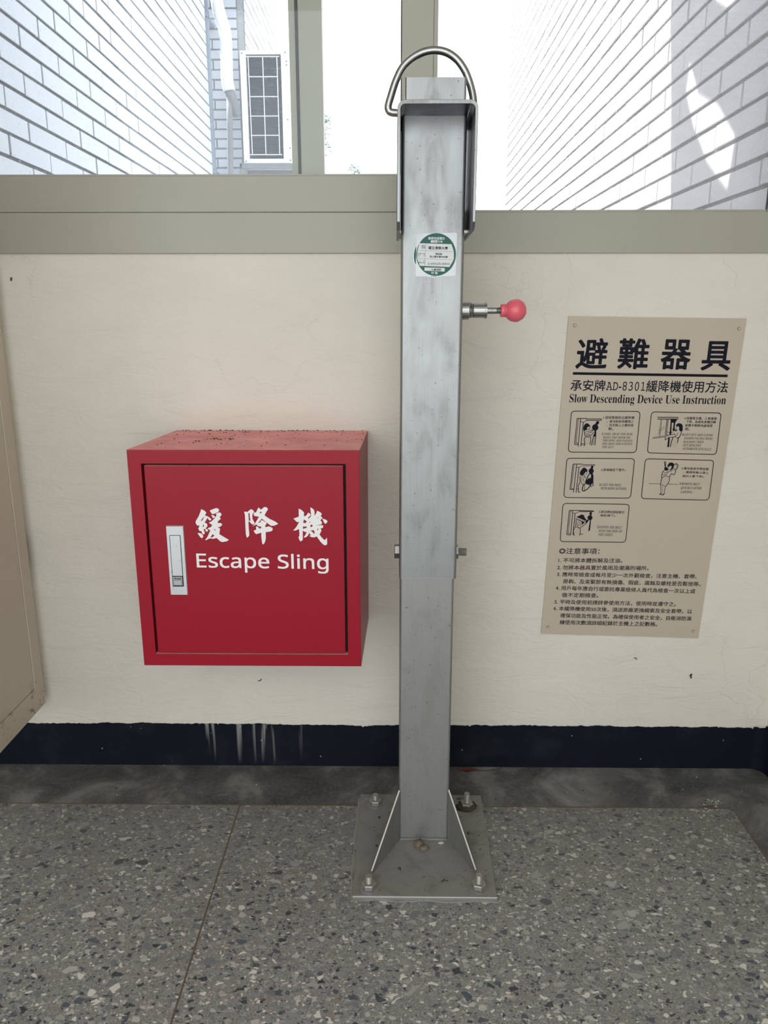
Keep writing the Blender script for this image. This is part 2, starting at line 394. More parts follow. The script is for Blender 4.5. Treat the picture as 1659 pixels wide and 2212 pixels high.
def mat_clear():
    m = bpy.data.materials.new('clear_glass'); m.use_nodes = True; nt = m.node_tree; nt.nodes.clear()
    out = N(nt, 'ShaderNodeOutputMaterial'); tr = N(nt, 'ShaderNodeBsdfTransparent'); tr.inputs[0].default_value = (.97, .985, .98, 1)
    gl = N(nt, 'ShaderNodeBsdfGlossy'); gl.inputs['Roughness'].default_value = .02
    fr = N(nt, 'ShaderNodeFresnel'); fr.inputs[0].default_value = 1.45
    m2 = N(nt, 'ShaderNodeMixShader'); nt.links.new(math_(nt, 'MULTIPLY', fr.outputs[0], .6), m2.inputs[0]); nt.links.new(tr.outputs[0], m2.inputs[1]); nt.links.new(gl.outputs[0], m2.inputs[2])
    nt.links.new(m2.outputs[0], out.inputs[0]); return m
M['clear'] = mat_clear()
def mat_screen():
    m = bpy.data.materials.new('insect_mesh'); m.use_nodes = True; nt = m.node_tree; nt.nodes.clear()
    out = N(nt, 'ShaderNodeOutputMaterial'); tr = N(nt, 'ShaderNodeBsdfTransparent'); df = N(nt, 'ShaderNodeBsdfDiffuse'); df.inputs[0].default_value = (.75, .76, .8, 1)
    v = coords(nt); x, y, z = sep(nt, v)
    a = math_(nt, 'LESS_THAN', math_(nt, 'FRACT', math_(nt, 'MULTIPLY', x, 560)), .12); b = math_(nt, 'LESS_THAN', math_(nt, 'FRACT', math_(nt, 'MULTIPLY', z, 560)), .16)
    k = math_(nt, 'MAXIMUM', a, b)
    m1 = N(nt, 'ShaderNodeMixShader'); nt.links.new(k, m1.inputs[0]); nt.links.new(tr.outputs[0], m1.inputs[1]); nt.links.new(df.outputs[0], m1.inputs[2])
    nt.links.new(m1.outputs[0], out.inputs[0]); return m
M['screen'] = mat_screen()
M['ac_white'] = nodes('ac_casing', (.80, .79, .80), .45)[0]
M['ac_dark'] = nodes('ac_coil', (.008, .014, .03), .8, 0, .2)[0]
M['hose'] = nodes('white_duct_tape', (.82, .81, .80), .6)[0]
M['hose_old'] = nodes('brown_foam', (.20, .19, .20), .8)[0]
M['downspout'] = nodes('grey_downspout', (.17, .20, .25), .5)[0]
M['leafdry'] = nodes('dry_leaf', (.12, .035, .02), .6)[0]
M['twig'] = nodes('twig', (.04, .03, .022), .8)[0]
M['dirt'] = nodes('dirt_crumbs', (.055, .042, .03), .9)[0]
M['clay'] = nodes('mud_lump', (.16, .13, .09), .9)[0]
M['chip'] = nodes('pale_chip', (.62, .59, .5), .7)[0]
M['leaf'] = nodes('green_leaves', (.07, .15, .13), .6)[0]
M['bark'] = nodes('bark', (.2, .16, .12), .9)[0]
M['lamp'] = nodes('fill_lamp_body', (.8, .8, .8), .5)[0]

# ------------------------------------------------------------ the room
ZC = 2.75
XL, XR = -2.1, .88
bm = bmesh.new()
box(bm, XL, .90, 0, .10, 0, 1.1748)                 # parapet under the window
box(bm, XL, .90, 0, .10, 2.25, ZC)                  # lintel
box(bm, .7925, .90, 0, .10, 1.1748, 2.25)            # pier right of the window
box(bm, XL, -1.75, 0, .10, 1.1748, 2.25)
from_bm('wall_front', bm, M['plaster'], kind='structure')
B('wall_right', XR, XR+.12, -3.3, 0, 0, ZC, M['plaster'], kind='structure')
B('wall_left', XL-.12, XL, -3.3, .16, 0, ZC, M['plaster'], kind='structure')
B('ceiling', XL-.12, XR+.12, -3.3, .16, ZC, ZC+.12, M['ceil'], kind='structure')
floor = B('floor', XL-.12, .75, -4.4, -.1455, -.12, 0, M['terrazzo'], kind='structure')
B('floor_slab', XL-.12, XR+.12, -4.4, .16, -.24, -.12, M['concrete'], kind='structure')
# cement border that rises a little towards the walls
vs = [(XL, -.1455, 0), (.735, -.1455, 0), (.748, -.158, 0), (.75, -4.4, 0), (XR, -4.4, .007), (XR, 0, .008), (XL, 0, .006),
      (XL, -.1455, -.12), (.735, -.1455, -.12), (.748, -.158, -.12), (.75, -4.4, -.12), (XR, -4.4, -.12), (XR, 0, -.12), (XL, 0, -.12)]
fs = [(0, 1, 5, 6), (1, 2, 5), (2, 3, 4, 5), (7, 0, 6, 13), (3, 10, 11, 4), (4, 11, 12, 5), (5, 12, 13, 6), (0, 7, 8, 1), (1, 8, 9, 2), (2, 9, 10, 3)]
from_py('trim_1', vs, fs, M['border'], kind='structure')
bm = bmesh.new(); box(bm, -.3395, -.3365, -4.3, -.147, -.004, .0006)
from_bm('divider_strip', bm, M['brass'], floor)
bm = bmesh.new(); box(bm, XL, .735, -.1475, -.1445, -.004, .0006); from_bm('divider_strip', bm, M['brass'], floor)
bm = bmesh.new(); box(bm, .7485, .7515, -4.3, -.158, -.004, .0006); from_bm('divider_strip', bm, M['brass'], floor)
# black painted skirting with a brushed, uneven top edge
def skirting(name, fn, L, seed):
    r = random.Random(seed); n = int(L/.0035); top = []
    wob = 0
    for i in range(n+1):
        u = i*L/n; wob = wob*.8 + r.uniform(-1, 1)*.0009
        top.append((u, .1160 + .0012*sin(u*7+seed) + wob + (r.random() < .05)*r.uniform(-.004, .002)))
    vs = []; fs = []
    for u, z in top: vs += [fn(u, .0025, 0), fn(u, .0025, z), fn(u, 0, z)]
    for i in range(n):
        a = i*3; fs += [(a, a+3, a+4, a+1), (a+1, a+4, a+5, a+2)]
    o = from_py(name, vs, fs, M['black'], kind='structure'); return o
skirting('baseboard_front', lambda u, d, z: (XL+u, -d, z), XR-XL-.001, 3)
skirting('baseboard_right', lambda u, d, z: (XR-d, -u, z+.004), 3.3, 5)
bm = bmesh.new()                                    # rounded corner of the skirting
n = 6; R_ = .03
prev = None
for i in range(n+1):
    a = pi/2*i/n; x = XR-R_+R_*sin(a)-.0026; y = -R_+R_*cos(a)-.0026
    q = [bm.verts.new((x, y, 0)), bm.verts.new((x, y, .1175+.0015*sin(i*2)))]
    if prev: bm.faces.new((prev[0], prev[1], q[1], q[0]))
    prev = q
from_bm('trim_2', bm, M['black'], kind='structure')
for i, (x, y, z, r) in enumerate([(-.7838, 1, 1.1255, .0032), (.5576, 1, .291, .0025), (.6888, 1, .2489, .0042), (-.3104, 1, .2289, .0028)]): pass

# window: lower track, jamb, two sashes, insect screen
win = empty('window_1', (0, .03, 1.17), kind='structure')
bm = bmesh.new()
box(bm, -1.75, .7925, -.006, .04, 1.1748, 1.2525, .0015)
box(bm, -1.75, .7925, .030, .098, 1.1748, 1.2535)
box(bm, .7405, .7925, -.004, .002, 1.2525, 2.25)
box(bm, -1.75, -1.72, -.004, .13, 1.2525, 2.25)
box(bm, -1.75, .7925, -.006, .098, 2.20, 2.25)
from_bm('frame', bm, M['frame'], win)
bm = bmesh.new(); box(bm, .0825, .7385, -.002, .038, 1.2520, 1.2570, .001); from_bm('track_lip', bm, M['frame'], win)
bm = bmesh.new(); box(bm, .0825, .7385, .0385, .0405, 1.2520, 1.2590); box(bm, .7385, .7405, -.0035, .0015, 1.2575, 2.2); from_bm('track_seal', bm, M['gasket'], win)
def sash(x0, x1, y0, y1, st0, st1, rail, gmat, gl=None):
    bm = bmesh.new()
    box(bm, x0, x1, y0, y1, 1.2535, rail, .0015)
    box(bm, x0, x1, y0, y1, 2.15, 2.20)
    box(bm, st0, x1, y0, y1, rail-.002, 2.16, .0012)
    box(bm, x0, x0+.06, y0, y1, rail-.002, 2.16)
    o = from_bm('sash', bm, M['frame'], win)
    ym = (y0+y1)/2
    bm = bmesh.new(); box(bm, x0+.05, st0+.008, ym-.0025, ym+.0025, rail-.01, 2.16)
    g_ = from_bm('glass', bm, gmat, o)
    g_.location = -Vector((0, 0, 0)) - o.location + o.location*0 - Vector(win.location)*0
    g_.location = (0, 0, 0)
    return o, ym
# children of a sash share its frame of reference (the sash offset already cancels the window's location)
s1, ym1 = sash(-1.70, .0830, -.0015, .0330, .0124, 0, 1.3215, M['clear'])
s2, ym2 = sash(-1.72, -.1410, .0420, .0760, -.1880, 0, 1.3180, M['glass'])
def sub(parent, name, bm, mat):
    o = from_bm(name, bm, mat); o.parent = parent; o.location = (0, 0, 0); return o
bm = bmesh.new(); box(bm, -1.65, .0124, -.0005, .004, 1.3215, 1.3245); sub(s1, 'glazing_bead', bm, M['frame'])
bm = bmesh.new(); box(bm, -1.65, .0124, -.0012, -.0004, 1.3195, 1.3203); sub(s1, 'gasket', bm, M['gasket'])
bm = bmesh.new(); box(bm, .0125, .0145, -.0022, .0, 1.322, 2.15); box(bm, .0745, .0752, -.0022, -.0014, 1.322, 2.15); sub(s1, 'stile_groove', bm, M['gasket'])
bm = bmesh.new(); box(bm, -.1935, -.188, .0405, .0600, 1.318, 2.15); sub(s2, 'gasket', bm, M['gasket'])
bm = bmesh.new(); box(bm, -.2060, -.1940, .0440, .0620, 1.318, 2.15); sub(s2, 'glazing_bead', bm, M['frame'])
bm = bmesh.new(); box(bm, .06, .7885, .094, .0945, 1.256, 2.2); from_bm('insect_screen', bm, M['screen'], win)

# steel door leaf folded open against the left side
d1 = empty('door_1', (-.8175, -.40, .187), kind='structure')
bm = bmesh.new()
for y0, y1, z0, z1 in ((-.0735, -.034, .187, 2.06), (-.80, -.761, .187, 2.06), (-.761, -.0735, .187, .2425), (-.761, -.0735, 2.0, 2.06)):
    box(bm, -.835, -.800, y0, y1, z0, z1, .0012)
from_bm('door_frame', bm, M['door'], d1)
bm = bmesh.new(); box(bm, -.832, -.8012, -.7590, -.0752, .2442, 1.998, .001); from_bm('door_panel', bm, M['door'], d1)
bm = bmesh.new(); box(bm, -.826, -.806, -.7605, -.0738, .2428, 1.9995); from_bm('door_seam', bm, M['dark'], d1)
for z in (.5, 1.7):
    bm = bmesh.new(); lathe(bm, [(0, .008), (.09, .008)], (-.822, -.026, z), 'Z', 12); box(bm, -.826, -.818, -.035, 0.0, z+.01, z+.08); from_bm('hinge', bm, M['steel_dark'], d1)

# unseen fill lamp added behind the viewer to brighten the room
lamp = empty('fill_lamp', (-.4, -2.3, ZC), label='unseen fill light fixture added under the ceiling behind the viewer', cat='lamp')
B('fill_lamp_body', -1.0, .2, -2.42, -2.18, ZC-.06, ZC, M['lamp'], lamp, .01)
la = bpy.data.lights.new('fill_lamp_light', 'AREA'); la.shape = 'RECTANGLE'; la.size = 1.15; la.size_y = .2; la.energy = 3; la.color = (1, .96, .9)
lo = bpy.data.objects.new('fill_lamp_light', la); COL.objects.link(lo); lo.parent = lamp; lo.location = (0, 0, -.075)

# ------------------------------------------------------------ print data, metres in the wall / door plane (x, z)
SIGN_TEXT=[('避', 'B', 0.3804, 0.94661, 0.44253, 0.94666, 0.05989), ('難', 'B', 0.4673, 0.94667, 0.52782, 0.94577, 0.05985), ('器', 'B', 0.55578, 0.94579, 0.61531, 0.94456, 0.05889), ('具', 'B', 0.64048, 0.94331, 0.69894, 0.94272, 0.05765), ('承安牌', 'R', 0.37189, 0.90014, 0.44423, 0.89958, 0.02251), ('AD-8301', 'T', 0.44637, 0.90152, 0.52742, 0.90032, 0.018), ('緩降機使用方法', 'R', 0.53022, 0.89774, 0.7002, 0.896, 0.02378), ('Slow Descending Device Use Instruction', 'S', 0.37105, 0.87585, 0.69953, 0.87238, 0.01815), ('1.從保管箱取出緩降機', 'R', 0.44517, 0.84081, 0.51051, 0.84065, 0.00598), ('，將吊鈎掛再鐵環上', 'R', 0.45303, 0.83248, 0.50933, 0.83257, 0.006), ('，而吊鈎上之螺栓旋', 'R', 0.4528, 0.82464, 0.50998, 0.82447, 0.00601), ('緊。', 'R', 0.45725, 0.81705, 0.46819, 0.81681, 0.00576), ('4.放握救生繩，人會慢慢', 'R', 0.6157, 0.83977, 0.68407, 0.83884, 0.00598), ('下降，為避免身體回轉', 'R', 0.62031, 0.83223, 0.68306, 0.83128, 0.00599), ('將雙手輕輕地處碰壁', 'R', 0.61898, 0.82439, 0.67686, 0.8237, 0.00601), ('面。', 'R', 0.61917, 0.81707, 0.63009, 0.81682, 0.00576), ('2.將捲輪投下窗外。', 'R', 0.44777, 0.72827, 0.50104, 0.72812, 0.00592), ('5.著地後將吊帶放開', 'R', 0.62049, 0.7319, 0.67797, 0.73016, 0.00591), ('，離開現場(以便上', 'R', 0.62472, 0.7233, 0.67886, 0.72155, 0.00592), ('面的人要下來)。', 'R', 0.6237, 0.71467, 0.67044, 0.7137, 0.00594), ('3.將吊帶從頭部套於', 'R', 0.44968, 0.63489, 0.50564, 0.63368, 0.00608), ('胸部(腋下)。', 'R', 0.45348, 0.62631, 0.48695, 0.62613, 0.0061), ('1.TAKE AWAY THE BOX.', 'I', 0.44443, 0.80678, 0.51011, 0.80638, 0.00447), ('HANG THE HOOK ON', 'I', 0.44729, 0.79941, 0.50548, 0.799, 0.00448), ('THE RING AND FASTEN', 'I', 0.44722, 0.79282, 0.51072, 0.79214, 0.00449), ('THE RING AND FASTEN', 'I', 0.44642, 0.78567, 0.51074, 0.78527, 0.0045), ('THE NUT.', 'I', 0.44689, 0.77878, 0.47179, 0.7783, 0.00451), ('4.GET OUT AND LOOSE', 'I', 0.61507, 0.80551, 0.67993, 0.80432, 0.00473), ('HANDS FACING WITH', 'I', 0.61944, 0.79789, 0.68021, 0.79668, 0.00474), ('BULDING THEN', 'I', 0.61837, 0.78997, 0.6622, 0.78953, 0.00475), ('GET DESCENT', 'I', 0.61827, 0.78283, 0.65748, 0.78212, 0.00476), ('AUTOMATICATICALLY.', 'I', 0.61793, 0.77541, 0.67997, 0.77395, 0.00477), ('2.CAST THE REEL', 'I', 0.44682, 0.69606, 0.49404, 0.6951, 0.00516), ('WITH ROPE OUTSIDE.', 'I', 0.45056, 0.68791, 0.50659, 0.68696, 0.00517), ('5.REMOVE BELT', 'I', 0.61914, 0.69868, 0.66339, 0.69744, 0.00515), ('QUICKLY AFTER', 'I', 0.6229, 0.68973, 0.6672, 0.68848, 0.00516), ('LANDING.', 'I', 0.62295, 0.68073, 0.64951, 0.67999, 0.00518), ('3.FASTEN THE BELT', 'I', 0.44851, 0.60094, 0.50233, 0.59972, 0.00531), ('WITH THE SIDE OF', 'I', 0.45262, 0.592, 0.50377, 0.59133, 0.00532), ('THE CHEST.', 'I', 0.45239, 0.58358, 0.48393, 0.58312, 0.00533), ('◎注意事項：', 'R', 0.36823, 0.54145, 0.45717, 0.54107, 0.01361), ('1. 不可將本體拆解及注油。', 'K', 0.36798, 0.52129, 0.50926, 0.52112, 0.01045), ('2. 勿將本器具置於風雨及潮濕的場所。', 'K', 0.36616, 0.50464, 0.56894, 0.50364, 0.0105), ('3. 應時常檢查或每月至少一次外觀檢查，注意主機、套帶、', 'K', 0.36635, 0.48864, 0.67714, 0.48447, 0.01055), ('掛鈎、及束緊部有無損傷、瑕疵、腐蝕及螺栓是否鬆弛等。', 'K', 0.38108, 0.47227, 0.68753, 0.46663, 0.0106), ('4. 用戶每年應自行或委託專業檢修人員代為檢查一次以上或', 'K', 0.36536, 0.45643, 0.67715, 0.4497, 0.01065), ('做不定期檢查。', 'K', 0.38017, 0.43953, 0.46177, 0.43879, 0.0107), ('5. 平時及使用前請詳參使用方法，使用時並遵守之。', 'K', 0.36439, 0.42316, 0.63687, 0.41849, 0.01075), ('6. 本緩降機使用50次後，須送原廠更換繩索及安全套帶，以', 'K', 0.3635, 0.40753, 0.675, 0.40118, 0.0108), ('確保功能及性能正常。為確保使用者之安全，自衛消防演', 'K', 0.37946, 0.39041, 0.67494, 0.38399, 0.01085), ('練使用次數須詳細紀錄於主機上之記數格。', 'K', 0.37899, 0.37389, 0.59942, 0.37009, 0.0109)]
